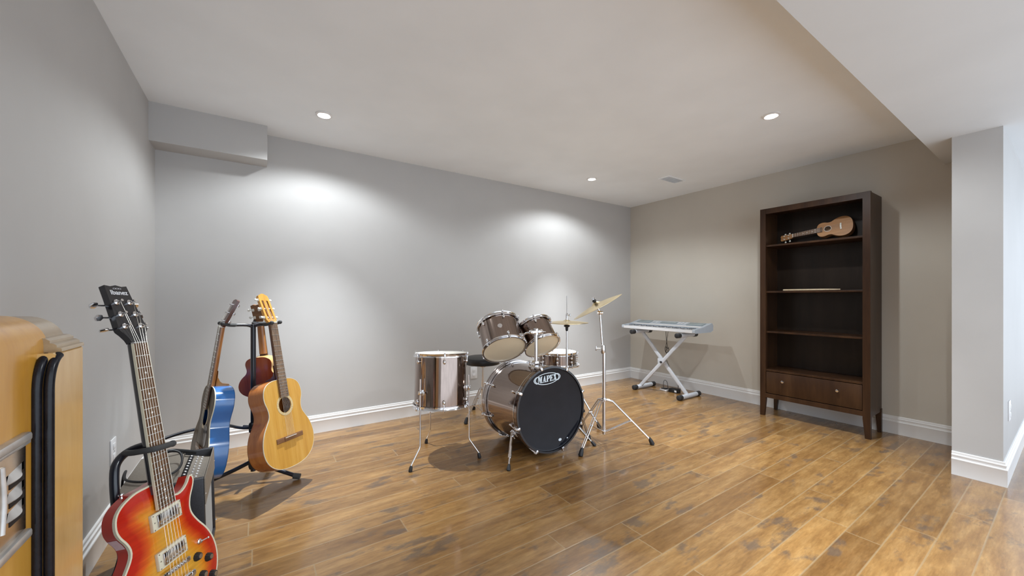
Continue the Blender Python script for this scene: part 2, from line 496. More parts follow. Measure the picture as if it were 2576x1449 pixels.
recessed(1.45, 0.10, ZS, 'added unseen recessed light in the soffit underside, brightening the near floor')  # added out of view to brighten the near floor and bounce onto the ceiling

# ceiling vent
t = thing('ceiling_vent', 'small white rectangular ceiling vent near the far right corner', 'vent', T(3.57, 2.362, ZC))
bm = NB()
for a, b in (((-.138, -.066, -.006), (.138, -.052, 0)), ((-.138, .052, -.006), (.138, .066, 0)), ((-.138, -.052, -.006), (-.124, .052, 0)), ((.124, -.052, -.006), (.138, .052, 0))):
    box(bm, a, b)
link('frame', bm, M['ceiling'], t, smooth=0)
bm = NB()
for k in range(9):
    y = -.046 + k * .0115
    box(bm, (-.124, -.0045, -.0008), (.124, .0045, .0008), T(0, y, -.004) @ Matrix.Rotation(radians(35), 4, 'X'))
link('slats', bm, M['ceiling'], t, smooth=0)
bm = NB(); box(bm, (-.124, -.052, -.0012), (.124, .052, -.0002)); link('backing', bm, M['ceiling'], t, smooth=0)

# wall plates
def outlet(mw, label, kind='socket'):
    t = thing('wall_outlet', label, 'outlet', mw)
    bm = NB(); box(bm, (-.038, -.060, 0), (.038, .060, .006), bev=.003); link('cover_plate', bm, M['plate'], t)
    for s in (-1, 1):
        bm = NB()
        box(bm, (-.016, s * .024 - .014, .005), (.016, s * .024 + .014, .0085), bev=.002)
        link('socket', bm, M['plate'], t)
    bm = NB(); lathe(bm, [(0.003, .006), (0.003, .0085)], 10); link('screw', bm, M['steel'], t)
    return t
outlet(frame((XL, 2.51, .365), (0, 1, 0), (0, 0, 1), (1, 0, 0)), 'white wall outlet on the left wall behind the black guitar stand')
outlet(frame((1.818, YA, .325), (1, 0, 0), (0, 0, 1), (0, -1, 0)), 'white wall outlet on the far wall below the drum stool seat')
outlet(frame((3.845, PY0, .385), (1, 0, 0), (0, 0, 1), (0, -1, 0)), 'white wall outlet seen edge-on on the near right wall')

# ================================================================== GUITARS
def outline_pts(pts, sub=4):
    return [(p.x, p.y) for p in catmull([(a, b, 0) for a, b in pts], sub, closed=True)]

def resample(poly, n):
    P = [V((a, b)) for a, b in poly]; L = [0]
    for i in range(len(P)): L.append(L[-1] + (P[(i + 1) % len(P)] - P[i]).length)
    out = []; k = 0
    for i in range(n):
        s = L[-1] * i / n
        while L[k + 1] < s: k += 1
        f = (s - L[k]) / max(1e-9, L[k + 1] - L[k])
        q = P[k].lerp(P[(k + 1) % len(P)], f); out.append((q.x, q.y))
    return out

def onormals(poly):
    n = len(poly); out = []
    area = sum(poly[i][0] * poly[(i + 1) % n][1] - poly[(i + 1) % n][0] * poly[i][1] for i in range(n))
    sg = 1 if area > 0 else -1
    for i in range(n):
        a = V(poly[i - 1]); b = V(poly[(i + 1) % n]); d = (b - a).normalized()
        out.append(V((d.y, -d.x)) * sg)
    return out

def side_band(bm, poly, z0, z1, z1b=None, round_=0.0):
    n = len(poly); nm = onormals(poly)
    lv = [(0 if not round_ else -round_, z0), (0, z0 + round_), (0, z1 - round_), (0 if not round_ else -round_, z1)] if round_ else [(0, z0), (0, z1)]
    rings = [[bm.verts.new((poly[i][0] + nm[i].x * o, poly[i][1] + nm[i].y * o, z)) for i in range(n)] for o, z in lv]
    for a, b in zip(rings, rings[1:]):
        for i in range(n):
            j = (i + 1) % n
            bm.faces.new((a[i], a[j], b[j], b[i]))
    return rings

def binding_strip(bm, poly, z, w=0.004, h=0.005, out=0.0006):
    n = len(poly); nm = onormals(poly)
    sec = [(out, z - h), (out, z + out), (-w, z + out), (-w, z - h)]
    rings = [[bm.verts.new((poly[i][0] + nm[i].x * o, poly[i][1] + nm[i].y * o, zz)) for i in range(n)] for o, zz in sec]
    for k in range(4):
        a, b = rings[k], rings[(k + 1) % 4]
        for i in range(n):
            j = (i + 1) % n
            bm.faces.new((a[i], a[j], b[j], b[i]))

def top_with_hole(bm, poly, hc, hr, z, thick=0.0025):
    """soundboard with a round opening, outline assumed star-shaped from hole centre"""
    n = len(poly)
    hole = []
    for p in poly:
        d = (V(p) - V(hc)); a = math.atan2(d.y, d.x)
        hole.append((hc[0] + hr * cos(a), hc[1] + hr * sin(a)))
    for zz, fl in ((z, False), (z - thick, True)):
        prev = None
        K = [0, .25, .5, .75, 1]
        rings = [[bm.verts.new((hole[i][0] * (1 - k) + poly[i][0] * k, hole[i][1] * (1 - k) + poly[i][1] * k, zz)) for i in range(n)] for k in K]
        for a, b in zip(rings, rings[1:]):
            for i in range(n):
                j = (i + 1) % n
                bm.faces.new((a[i], a[j], b[j], b[i]))
        if not fl: h0 = rings[0]
        else: h1 = rings[0]
    for i in range(n):
        j = (i + 1) % n
        bm.faces.new((h0[i], h0[j], h1[j], h1[i]))

def neck_mesh(bm, yn, yb, wn, wb, ztop, dep, heel=None, n=10):
    ys = [yn, yn - .04, yn * .6 + yb * .4, yb + .05, yb]
    rings = []
    for y in ys:
        f = (yn - y) / (yn - yb); w = (wn + (wb - wn) * f) / 2; d = dep * (1 + .12 * f)
        ring = []
        for k in range(n + 1):
            a = pi * k / n
            ring.append(bm.verts.new((w * cos(a), y, ztop - d * sin(a) ** 0.8)))
        rings.append(ring)
    for a, b in zip(rings, rings[1:]):
        for k in range(n): bm.faces.new((a[k], a[k + 1], b[k + 1], b[k]))
        bm.faces.new((a[n], a[0], b[0], b[n]))
    bm.faces.new(rings[0]); bm.faces.new(list(reversed(rings[-1])))
    if heel:  # curved heel running to the back of the body
        hd, hw = heel
        prof = []
        for y, z in [(yb + .085, ztop - dep * 1.05), (yb + .05, ztop - dep * 1.25), (yb + .028, ztop - dep * 1.9), (yb + .016, ztop - hd * .62), (yb + .012, ztop - hd)]:
            prof.append((y, z))
        L = []; R = []
        for i, (y, z) in enumerate(prof):
            w = hw * (1 - .45 * i / 4)
            L.append(bm.verts.new((-w, y, z))); R.append(bm.verts.new((w, y, z)))
        l2 = [bm.verts.new((-hw * (1 - .45 * i / 4), yb - .002, z)) for i, (y, z) in enumerate(prof)]
        r2 = [bm.verts.new((hw * (1 - .45 * i / 4), yb - .002, z)) for i, (y, z) in enumerate(prof)]
        for i in range(4):
            bm.faces.new((L[i], L[i + 1], R[i + 1], R[i]))
            bm.faces.new((L[i], l2[i], l2[i + 1], L[i + 1]))
            bm.faces.new((R[i], R[i + 1], r2[i + 1], r2[i]))
        bm.faces.new((L[4], l2[4], r2[4], R[4])); bm.faces.new((L[0], R[0], r2[0], l2[0]))

def fretboard(root, S, yn, ye, wn, we, z, nf, mtb, edge=None, dots=(), dot_r=.003, fret_m=None):
    bm = NB()
    poly = [(-wn / 2, yn), (wn / 2, yn), (we / 2, ye), (-we / 2, ye)]
    prism(bm, poly, z - .006, z)
    fb = link('fretboard', bm, mtb, root, smooth=0)
    for k in range(1, nf + 1):
        bm = NB()
        y = S * 2 ** (-k / 12)
        y = yn - (S - y)
        if y < ye + .002: bm.free(); break
        f = (yn - y) / (yn - ye); w = (wn + (we - wn) * f) / 2 - .0005
        box(bm, (-w, y - .0009, z - .001), (w, y + .0009, z + .0011))
        link('fret', bm, fret_m or M['chrome'], fb, smooth=0)
    if edge:
        for s in (-1, 1):
            bm = NB()
            prism(bm, [(s * wn / 2, yn), (s * (wn / 2 + .0016), yn), (s * (we / 2 + .0016), ye), (s * we / 2, ye)], z - .0065, z + .0003)
            link('fretboard_binding', bm, edge, fb, smooth=0)
    if dots:
        for k in dots:
            ym = (S * 2 ** (-k / 12) + S * 2 ** (-(k - 1) / 12)) / 2; y = yn - (S - ym)
            if y < ye + .004: continue
            xs = (-.011, .011) if k == 12 else (0,)
            for x in xs:
                bm = NB(); lathe(bm, [(dot_r, z - .001), (dot_r, z + .0004)], 14, T(x, y, 0)); link('inlay_dot', bm, M['pearl'], fb, smooth=0)
    return fb

def strings(root, n, ys, ye, sn, sb, zs, ze, m, r0=.0007, r1=.0004, pegs=None):
    for i in range(n):
        f = i / (n - 1) - .5
        bm = NB()
        r = r0 + (r1 - r0) * i / (n - 1)
        pts = [V((f * sb, ye, ze)), V((f * sn, ys, zs))]
        if pegs: pts.append(V(pegs[i]))
        tube(bm, pts, r, 6)
        link('string', bm, m, root)

# ---------- cherry sunburst electric guitar
RE = ((0.516, 0.856, -0.037), (-0.141, 0.128, 0.982), (0.845, -0.501, 0.186))
ex = V(RE[0]).normalized(); ey = V(RE[1]); ey = (ey - ex * ey.dot(ex)).normalized(); ez = ex.cross(ey)
ME = frame((-0.191, 1.394, 0.334), ex, ey, ez)
EG = thing('electric_guitar', 'cherry sunburst electric guitar with black headstock leaning on a black stand', 'guitar', ME)
eo = [(-.03, .241), (-.065, .240), (-.093, .231), (-.112, .219), (-.123, .204), (-.127, .185), (-.126, .168), (-.119, .150), (-.108, .132), (-.101, .114), (-.101, .099), (-.108, .084), (-.126, .060), (-.146, .028), (-.160, -.006), (-.167, -.042), (-.163, -.082), (-.149, -.116), (-.121, -.144), (-.081, -.161), (-.035, -.168), (.012, -.168), (.060, -.162), (.105, -.146), (.140, -.117), (.158, -.080), (.162, -.038), (.154, .002), (.136, .040), (.111, .075), (.094, .106), (.091, .130), (.098, .154), (.110, .175), (.118, .195), (.115, .210), (.105, .214), (.094, .199), (.078, .186), (.058, .181), (.042, .187), (.032, .203), (.029, .241)]
eo = resample(outline_pts(eo, 4), 150)
def spine(p):
    a, b = V((0.0, -.045)), V((-.012, .165)); ap = V(p) - a; ab = b - a
    c = a + ab * max(0, min(1, ap.dot(ab) / ab.dot(ab)))
    sm = lambda t: max(0, min(1, t)) ** 2 * (3 - 2 * max(0, min(1, t)))
    w = sm((p[0] - .030) / .025) * sm((p[1] - .105) / .045)
    return c.lerp(V((.070, .138)), w)
bm = NB()
rg = side_band(bm, eo, -.036, -.0045)
bm.faces.new(rg[0])
body = link('body', bm, M['red'], EG, smooth=50)
bm = NB(); lay = bm.verts.layers.float.new('edge_distance')
TT = [0, .04, .1, .18, .28, .4, .52, .64, .76, .88, .97]
rings = []
nm = onormals(eo)
eoV = [V(p) for p in eo]
def edge_d(q):
    b = 9.0
    for i in range(len(eoV)):
        a = eoV[i - 1]; ab = eoV[i] - a
        t_ = max(0, min(1, (q - a).dot(ab) / max(1e-12, ab.dot(ab))))
        b = min(b, (a + ab * t_ - q).length)
    return b
for tq in TT:
    ring = []
    for p in eo:
        c = spine(p); dd = (c - V(p)).length; q = V(p).lerp(c, tq)
        e = edge_d(V((q.x, q.y))) if tq > 0 else 0.0
        v = bm.verts.new((q.x, q.y, -.0045 + .0045 * min(1, e / .045) ** .7)); v[lay] = e; ring.append(v)
    rings.append(ring)
for a, b in zip(rings, rings[1:]):
    for i in range(len(eo)):
        j = (i + 1) % len(eo); bm.faces.new((a[i], a[j], b[j], b[i]))
bm.faces.new(rings[-1])
link('top', bm, M['burst'], EG, smooth=60)['label'] = 'orange and red sunburst maple top'
bm = NB(); binding_strip(bm, eo, -.0042, .0040, .0060); link('binding', bm, M['cream'], EG)
# clear pink sticker on the side of the waist
bm = NB()
ii = [i for i, p in enumerate(eo) if p[0] < -.09 and .112 < p[1] < .156]
ii.sort(key=lambda i: eo[i][1])
top_, bot_ = [], []
for i in ii:
    o = V(eo[i]) + nm[i] * .0009
    top_.append(bm.verts.new((o.x, o.y, -.012))); bot_.append(bm.verts.new((o.x, o.y, -.034)))
for k in range(len(ii) - 1): bm.faces.new((top_[k], top_[k + 1], bot_[k + 1], bot_[k]))
link('sticker', bm, M['sticker'], EG)['label'] = 'pink clear sticker on the side'
SE = .628
bm = NB(); neck_mesh(bm, SE, .215, .043, .055, .006, .022); link('neck', bm, M['black'], EG)['label'] = 'glossy black neck back'
fretboard(EG, SE, SE, .172, .0405, .0530, .012, 22, M['rosewood'], M['cream'], (3, 5, 7, 9, 12, 15, 17, 19, 21))
bm = NB(); box(bm, (-.0215, SE, .005), (.0215, SE + .004, .0142), bev=.0008); link('nut', bm, M['steel'], EG)
# headstock, tilted back
HM = T(0, SE + .004, .009) @ Matrix.Rotation(radians(-13), 4, 'X')
hp = [(-.021, 0), (-.024, .012), (-.032, .026), (-.0400, .036), (-.0412, .044), (-.0375, .085), (-.0335, .135), (-.0315, .172), (-.016, .1695), (0, .1735), (.016, .1695), (.0315, .172), (.0335, .135), (.0375, .085), (.0412, .044), (.0400, .036), (.032, .026), (.024, .012), (.021, 0)]
bm = NB(); prism(bm, hp, -.016, 0, HM)
hd = link('headstock', bm, M['black'], EG, smooth=35)
pegxy = []
for s in (-1, 1):
    for k in range(3):
        px, py = s * (.0240 - .0026 * k), .048 + k * .036
        P = HM @ V((px, py, 0)); pegxy.append((s, k, HM @ V((px - s * .0, py, .012))))
        bm = NB()
        lathe(bm, [(.0082, 0), (.0082, .003), (.0058, .005)], 16, HM @ T(px, py, 0))
        lathe(bm, [(.0036, .003), (.0036, .010), (.0030, .011), (.0030, .014), (.0036, .015), (.0036, .018)], 12, HM @ T(px, py, 0))
        box(bm, (-.007, -.009, -.010), (.007, .009, 0), HM @ T(px, py, -.016), bev=.002)
        tube(bm, [HM @ V((px, py, -.022)), HM @ V((s * .052, py, -.022))], .0024, 8)
        vs = lathe(bm, [(0, -.0035), (.0088, -.003), (.0100, 0), (.0088, .003), (0, .0035)], 6, HM @ T(s * .058, py, -.022) @ Matrix.Rotation(radians(90 if k == 0 else 18 + 20 * k), 4, 'X') @ Matrix.Scale(1.12, 4, (1, 0, 0)))
        link('tuning_peg', bm, M['chrome'], EG)
# headstock lettering
def text_part(txt, size, mw, m, parent, name, offset=0.0, shear=0, ext=.0003, ax='CENTER'):
    cu = bpy.data.curves.new(name, 'FONT'); cu.body = txt; cu.size = size; cu.offset = offset; cu.shear = shear
    cu.extrude = ext; cu.align_x = ax; cu.align_y = 'CENTER'
    o = bpy.data.objects.new('tmp', cu); COL.objects.link(o)
    dg = bpy.context.evaluated_depsgraph_get(); me = bpy.data.meshes.new_from_object(o.evaluated_get(dg))
    bpy.data.objects.remove(o); bpy.data.curves.remove(cu)
    me.name = name; me.materials.clear(); me.materials.append(m)
    q = bpy.data.objects.new(name, me); COL.objects.link(q); q.parent = parent; q.matrix_local = mw
    return q
text_part('Ibanez', .0190, HM @ T(.001, .150, .0006), M['decal'], hd, 'logo', .0003)
bm = NB()
for a in (-.0078, 0, .0078):
    ringlathe(bm, [(.0032, .0003), (.0040, .0003), (.0040, .0008), (.0032, .0008)], 16, HM @ T(a, .1625, 0) @ Matrix.Scale(.55, 4, (0, 1, 0)))
link('emblem', bm, M['decal'], hd)
bm = NB(); prism(bm, [(-.010, .008), (.010, .008), (.012, .018), (0, .036), (-.012, .018)], 0, .0014, HM); link('truss_rod_cover', bm, M['black_matte'], hd, smooth=0)
# pickups
for yc in (.1445, .0425):
    bm = NB()
    w, h = .0465, .0225
    box(bm, (-w, yc - h, -.001), (w, yc + h, .009), bev=.002)
    rg_ = link('pickup_ring', bm, M['cream'], EG)
    bm = NB(); box(bm, (-.0345, yc - .0165, .008), (.0345, yc + .0165, .0135), bev=.002); link('pickup_cover', bm, M['chrome'], rg_)
    bm = NB()
    for k in range(6): lathe(bm, [(.0024, .013), (.0024, .0145)], 10, T(-.0265 + k * .0106, yc - .009, 0))
    for sx in (-1, 1):
        for sy in (-1, 1): lathe(bm, [(.0017, .0085), (.0017, .0098)], 8, T(sx * .0425, yc + sy * .0185, 0))
        lathe(bm, [(.0017, .0085), (.0017, .0098)], 8, T(sx * .0405, yc, 0))
    link('pickup_screws', bm, M['steel'], rg_)
# bridge + tailpiece
bm = NB()
BR = Matrix.Rotation(radians(-2), 4, 'Z')
box(bm, (-.045, -.006, .004), (.045, .006, .014), BR, bev=.002)
for k in range(6): box(bm, (-.030 + k * .0105, -.004, .012), (-.022 + k * .0105, .004, .0165), BR, bev=.001)
for s in (-1, 1): lathe(bm, [(.0055, 0), (.0055, .010), (.0075, .011), (.0075, .013), (.004, .014)], 14, BR @ T(s * .037, 0, 0))
link('bridge', bm, M['chrome'], EG)
bm = NB()
tube(bm, [(-.045, -.045, .010), (-.030, -.042, .011), (.030, -.042, .011), (.045, -.045, .010)], [.006, .0078, .0078, .006], 12)
for s in (-1, 1): lathe(bm, [(.008, 0), (.008, .012), (.0095, .013), (.0095, .016), (.006, .018)], 14, T(s * .043, -.045, 0))
link('tailpiece', bm, M['chrome'], EG)
for kx, ky in ((.079, -.019), (.117, -.044), (.087, -.078), (.122, -.100)):
    bm = NB()
    n = 24; lo = []
    for z, r0_, r1_ in ((.000, .0125, .0115), (.004, .0120, .0108), (.012, .0100, .0090), (.0145, .0085, .0080)):
        lo.append([bm.verts.new((kx + (r0_ if i % 2 else r1_) * cos(2 * pi * i / n), ky + (r0_ if i % 2 else r1_) * sin(2 * pi * i / n), z - .002)) for i in range(n)])
    for a, b in zip(lo, lo[1:]):
        for i in range(n): j = (i + 1) % n; bm.faces.new((a[i], a[j], b[j], b[i]))
    bm.faces.new(lo[-1]); bm.faces.new(list(reversed(lo[0])))
    kb = link('control_knob', bm, M['black_matte'], EG, smooth=0)
    bm = NB(); lathe(bm, [(.0065, .0122), (.0065, .0135)], 16, T(kx, ky, 0)); link('knob_cap', bm, M['steel'], kb)
bm = NB()
lathe(bm, [(.0075, -.003), (.0075, .003), (.005, .005), (.005, .008)], 14, T(.096, .016, 0))
tube(bm, [(.096, .016, .006), (.104, .0185, .020)], .0019, 8)
ball(bm, (.1045, .0187, .0215), .0034)
link('toggle_switch', bm, M['steel'], EG)
pg = {}
for s, k, P in pegxy: pg[(s, k)] = P
strings(EG, 6, SE + .002, -.036, .034, .052, .0145, .0165, M['string'], .00065, .0004, [pg[(-1, 0)], pg[(-1, 1)], pg[(-1, 2)], pg[(1, 2)], pg[(1, 1)], pg[(1, 0)]])
bm = NB(); lathe(bm, [(.003, 0), (.003, .006), (.006, .009), (.006, .012), (.002, .013)], 12, T(-.085, .238, -.020) @ Matrix.Rotation(radians(-90), 4, 'X')); link('strap_button', bm, M['chrome'], EG)

# stand that holds it
ES = thing('guitar_stand', 'black tubular single stand holding the sunburst electric guitar', 'guitar stand', ME)
ZP = -.072
def wl(p): return ME @ V(p)
yfl = -.323
bm = NB()
U = [(-.052, -.30, ZP), (-.052, .05, ZP), (-.050, .19, ZP), (-.042, .285, ZP), (-.026, .322, ZP), (.006, .340, ZP + .010), (.050, .338, ZP + .030), (.070, .320, ZP + .020), (.072, .27, ZP), (.072, .05, ZP), (.072, -.30, ZP)]
tube(bm, U, .0100, 14, sub=5); link('frame', bm, M['black_tube'], ES)
bm = NB()
tube(bm, [(-.014, .338, ZP + .010), (-.028, .337, -.03), (-.030, .336, .012), (-.018, .334, .028), (.024, .331, .030)], .0078, 12, sub=5)
ball(bm, (.026, .331, .030), .0092)
link('neck_hook', bm, M['foam'], ES)
iM = ME.inverted()
fl = lambda x, y, z: iM @ V((x, y, z))
wb = [ME @ V((-.052, -.30, ZP)), ME @ V((.072, -.30, ZP))]
for w in wb:
    bm = NB()
    fwd = V((ez.x, ez.y, 0)).normalized()
    a = V((w.x, w.y, .016)) - fwd * .10; b_ = V((w.x, w.y, .016)) + fwd * .22
    tube(bm, [iM @ a, iM @ b_], .0115, 12)
    tube(bm, [iM @ V((w.x, w.y, w.z + .02)), iM @ V((w.x, w.y, .016))], .0115, 12)
    link('foot_bar', bm, M['black_tube'], ES)
for x in (-.052, .072):
    bm = NB()
    tube(bm, [(x, -.20, ZP), (x, -.188, -.06), (x, -.184, .0), (x, -.178, .012), (x, -.150, .016)], .0078, 10, sub=4)
    link('cradle_arm', bm, M['foam'], ES)

# ---------- acoustic bodies
half = [(0, .326), (.055, .325), (.095, .312), (.122, .288), (.134, .250), (.131, .215), (.121, .185), (.1155, .156), (.121, .126), (.139, .097), (.159, .065), (.174, .028), (.181, -.012), (.178, -.052), (.163, -.090), (.135, -.121), (.095, -.143), (.050, -.153), (0, -.156)]
def full_outline(sx, sy, oy=0, waist=0.0, upper=1.0):
    h = []
    for x, y in half:
        x *= 1 + (upper - 1) * max(0, min(1, (y - .10) / .10))
        w = waist * math.exp(-((y - .156) / .05) ** 2)
        h.append(((x + w) * sx, y * sy + oy))
    o = h + [(-x, y) for x, y in reversed(h[1:-1])]
    return resample(outline_pts(o, 4), 120)

def acoustic(root, out, depth, S, yj, fe, wn, wb, holec, holer, mats, nstr, nf, smat, slotted=False, dots=(), head=None, bridge=None, heel=True, zf=.008, rosette=True, peg_m=None, dot_r=.003, string_r=(.0006, .0005), cols=2):
    top, side, back, neckm, fbm, hm, bm_ = mats
    bm = NB(); side_band(bm, out, -depth, -.0005); link('side', bm, side, root, smooth=50)
    bm = NB(); vs = [bm.verts.new((p[0], p[1], -depth)) for p in out]; bm.faces.new(vs)
    r = bmesh.ops.extrude_face_region(bm, geom=list(bm.faces)); bmesh.ops.translate(bm, verts=[v for v in r['geom'] if isinstance(v, bmesh.types.BMVert)], vec=(0, 0, .003))
    link('back', bm, back, root, smooth=30)
    bm = NB(); top_with_hole(bm, out, holec, holer, 0); link('soundboard', bm, top, root, smooth=30)
    if nstr == 6: bm = NB(); binding_strip(bm, out, 0, .0018, .004, .0004); link('binding', bm, M['cream'], root)
    if rosette:
        bm = NB(); ringlathe(bm, [(holer * 1.03, .0001), (holer * (1.34 if nstr == 6 else 1.16), .0001), (holer * (1.34 if nstr == 6 else 1.16), .0007), (holer * 1.03, .0007)], 56, T(holec[0], holec[1], 0)); link('rosette', bm, M['rosette'] if rosette is True else rosette, root, smooth=0)
    bm = NB(); neck_mesh(bm, S, yj, wn, wb, zf - .006, .020 if wn > .04 else .016, (depth * .95, wb * .38) if heel else None); link('neck', bm, neckm, root)
    fretboard(root, S, S, fe, wn, wb + .004, zf, nf, fbm, None, dots, dot_r)
    bm = NB(); box(bm, (-wn / 2, S, zf - .008), (wn / 2, S + .005, zf + .002), bev=.0006); link('nut', bm, M['ivory'], root)
    # bridge
    bw, bh = bridge
    bm = NB()
    box(bm, (-bw, -bh, 0), (bw, bh, .0045), bev=.0015)
    box(bm, (-bw * .45, -bh, .004), (bw * .45, bh, .008), bev=.001)
    b = link('bridge', bm, bm_, root)
    bm = NB(); box(bm, (-bw * .42, bh * .35, .0075), (bw * .42, bh * .35 + .0022, .0105)); link('saddle', bm, M['ivory'], b, smooth=0)
    # headstock
    HL, HW0, HW1, ang = head
    Hm = T(0, S + .005, zf - .006) @ Matrix.Rotation(radians(-ang), 4, 'X')
    th = .015
    bm = NB()
    if slotted:
        # two long slots: rails, foot and crest
        s0, s1 = .020, HL - .040
        bm_poly = [(-wn / 2, 0), (-HW0, s0 - .004), (-HW0, s0), (HW0, s0), (HW0, s0 - .004), (wn / 2, 0)]
        prism(bm, bm_poly, -th, 0, Hm)
        for a, b_ in ((-HW0, -HW0 + .014), (-.0085, .0085), (HW0 - .014, HW0)):
            box(bm, (a, s0, -th), (b_, s1, 0), Hm)
        crest = [(-HW0, s1), (-HW1, HL - .018), (-HW1 * .90, HL - .008), (-HW1 * .55, HL - .002), (-HW1 * .3, HL + .003), (0, HL + .005), (HW1 * .3, HL + .003), (HW1 * .55, HL - .002), (HW1 * .90, HL - .008), (HW1, HL - .018), (HW0, s1)]
        prism(bm, crest, -th, 0, Hm)
        bm2 = NB(); box(bm2, (-HW0 + .010, s0 - .002, -th + .001), (HW0 - .010, s1 + .002, -th + .003), Hm)
        h = link('headstock', bm, hm, root, smooth=30)
        link('slot_backing', bm2, M['neckdark'], h, smooth=0)
    else:
        crest = [(-wn / 2, 0), (-HW0, .022), (-HW1, HL - .008), (-HW1 * .5, HL - .002), (0, HL - .006 if wn < .04 else HL), (HW1 * .5, HL - .002), (HW1, HL - .008), (HW0, .022), (wn / 2, 0)]
        prism(bm, crest, -th, 0, Hm)
        h = link('headstock', bm, hm, root, smooth=30)
    per = nstr // 2
    tips = {}
    for s in (-1, 1):
        for k in range(per):
            py = .034 + k * (HL - .068) / max(1, per - 1)
            w = HW0 + (HW1 - HW0) * py / HL
            bm = NB()
            if slotted:
                tube(bm, [Hm @ V((s * .007, py, -th / 2)), Hm @ V((s * (w + .010), py, -th / 2))], .0030, 10)
                tube(bm, [Hm @ V((s * .010, py, -th / 2)), Hm @ V((s * (w - .014), py, -th / 2))], .0042, 10)
                vs = ball(bm, (0, 0, 0), .0075, 1.1, 1.0, .65); bmesh.ops.transform(bm, matrix=Hm @ T(s * (w + .016), py, -th / 2), verts=vs)
                box(bm, (-.0015, -.008, -.008), (.0015, .008, .004), Hm @ T(s * (w + .002), py, -th / 2))
                tips[(s, k)] = Hm @ V((s * .013, py, -th / 2 + .004))
            else:
                lathe(bm, [(.0055, 0), (.0055, .002), (.003, .003), (.003, .012)], 12, Hm @ T(s * w * .58, py, 0))
                box(bm, (-.006, -.008, -.008), (.006, .008, 0), Hm @ T(s * w * .6, py, -th), bev=.0015)
                tube(bm, [Hm @ V((s * w * .6, py, -th - .004)), Hm @ V((s * (w + .008), py, -th - .004))], .002, 8)
                vs = ball(bm, (0, 0, 0), .0075, 1.0, 1.1, .5); bmesh.ops.transform(bm, matrix=Hm @ T(s * (w + .013), py, -th - .004), verts=vs)
                tips[(s, k)] = Hm @ V((s * w * .58, py, .008))
            link('tuning_peg', bm, peg_m or M['ivory'], root)
    order = [tips[(-1, k)] for k in range(per)] + [tips[(1, k)] for k in reversed(range(per))]
    strings(root, nstr, S + .003, bh * .4, wn * .82, wb * .86, zf + .003, .0105, smat, string_r[0], string_r[1], order)

# classical guitar
cxx = V((0.704, 0.708, -0.058)).normalized(); cyy = V((-0.122, 0.201, 0.972)); cyy = (cyy - cxx * cyy.dot(cxx)).normalized(); czz = cxx.cross(cyy)
MC = frame((0.156, 2.456, 0.302), cxx, cyy, czz)
CG = thing('classical_guitar', 'amber classical guitar with slotted headstock hanging on the front of the black multi stand', 'guitar', MC)
acoustic(CG, full_outline(1, 1), .098, .650, .324, .226, .050, .058, (0, .181), .043,
         (M['cedar'], M['classide'], M['classide'], M['neckdark'], M['rosewood'], M['headwood'], M['bridgewood']), 6, 19, M['nylon'],
         slotted=True, head=(.178, .036, .034, 13), bridge=(.094, .0135))

# blue steel-string guitar, face turned to the left wall
n_ = V((-.964, -.263, 0)).normalized(); s_ = .150; c_ = sqrt(1 - s_ * s_); up = V((0, 0, 1))
bz = n_ * c_ + up * s_; by = -n_ * s_ + up * c_; bx = by.cross(bz)
NUTB = V((-.160, 2.650, .915))
MB_ = frame(NUTB - by * .645, bx, by, bz)
BG = thing('acoustic_guitar', 'blue-sided acoustic guitar with dark top hanging side-on from the multi stand', 'guitar', MB_)
ob = full_outline(1.02, 1.0, 0, -.002)
acoustic(BG, ob, .088, .645, .324, .205, .043, .056, (0, .166), .048,
         (M['darktop'], M['blue_back'], M['blue_back'], M['neckwood'], M['rosewood'], M['neckdark'], M['bridgewood']), 6, 20, M['string'],
         head=(.165, .034, .038, 16), bridge=(.075, .014), peg_m=M['chrome'], zf=.010)
bm = NB()
prism(bm, [(.012, .118), (.050, .135), (.082, .125), (.098, .090), (.102, .040), (.080, .020), (.050, .045), (.030, .090)], .0002, .0012); link('pickguard', bm, M['black'], BG, smooth=0)

# small ukulele on the rear arm, back towards the camera
n_ = V((.47, .88, 0)).normalized(); s_ = .05; c_ = sqrt(1 - s_ * s_)
uz = n_ * c_ + up * s_; uy = -n_ * s_ + up * c_; ux = uy.cross(uz)
rot = Matrix.Rotation(radians(-4), 3, uz); uy = rot @ uy; ux = rot @ ux
NUTU = V((.020, 2.835, .925))
MU = frame(NUTU - uy * .372, ux, uy, uz)
UG = thing('ukulele', 'red-brown backed small ukulele hanging behind the pole of the multi stand', 'ukulele', MU)
ou = full_outline(.70, .51, 0, 0, .80)
acoustic(UG, ou, .066, .372, .178, .125, .036, .044, (0, .095), .026,
         (M['paleside'], M['paleside'], M['mahog'], M['neckwood'], M['rosewood'], M['bridgewood'], M['bridgewood']), 4, 16, M['nylon'],
         head=(.115, .027, .030, 10), bridge=(.038, .009), peg_m=M['ivory'], zf=.007, heel=False)

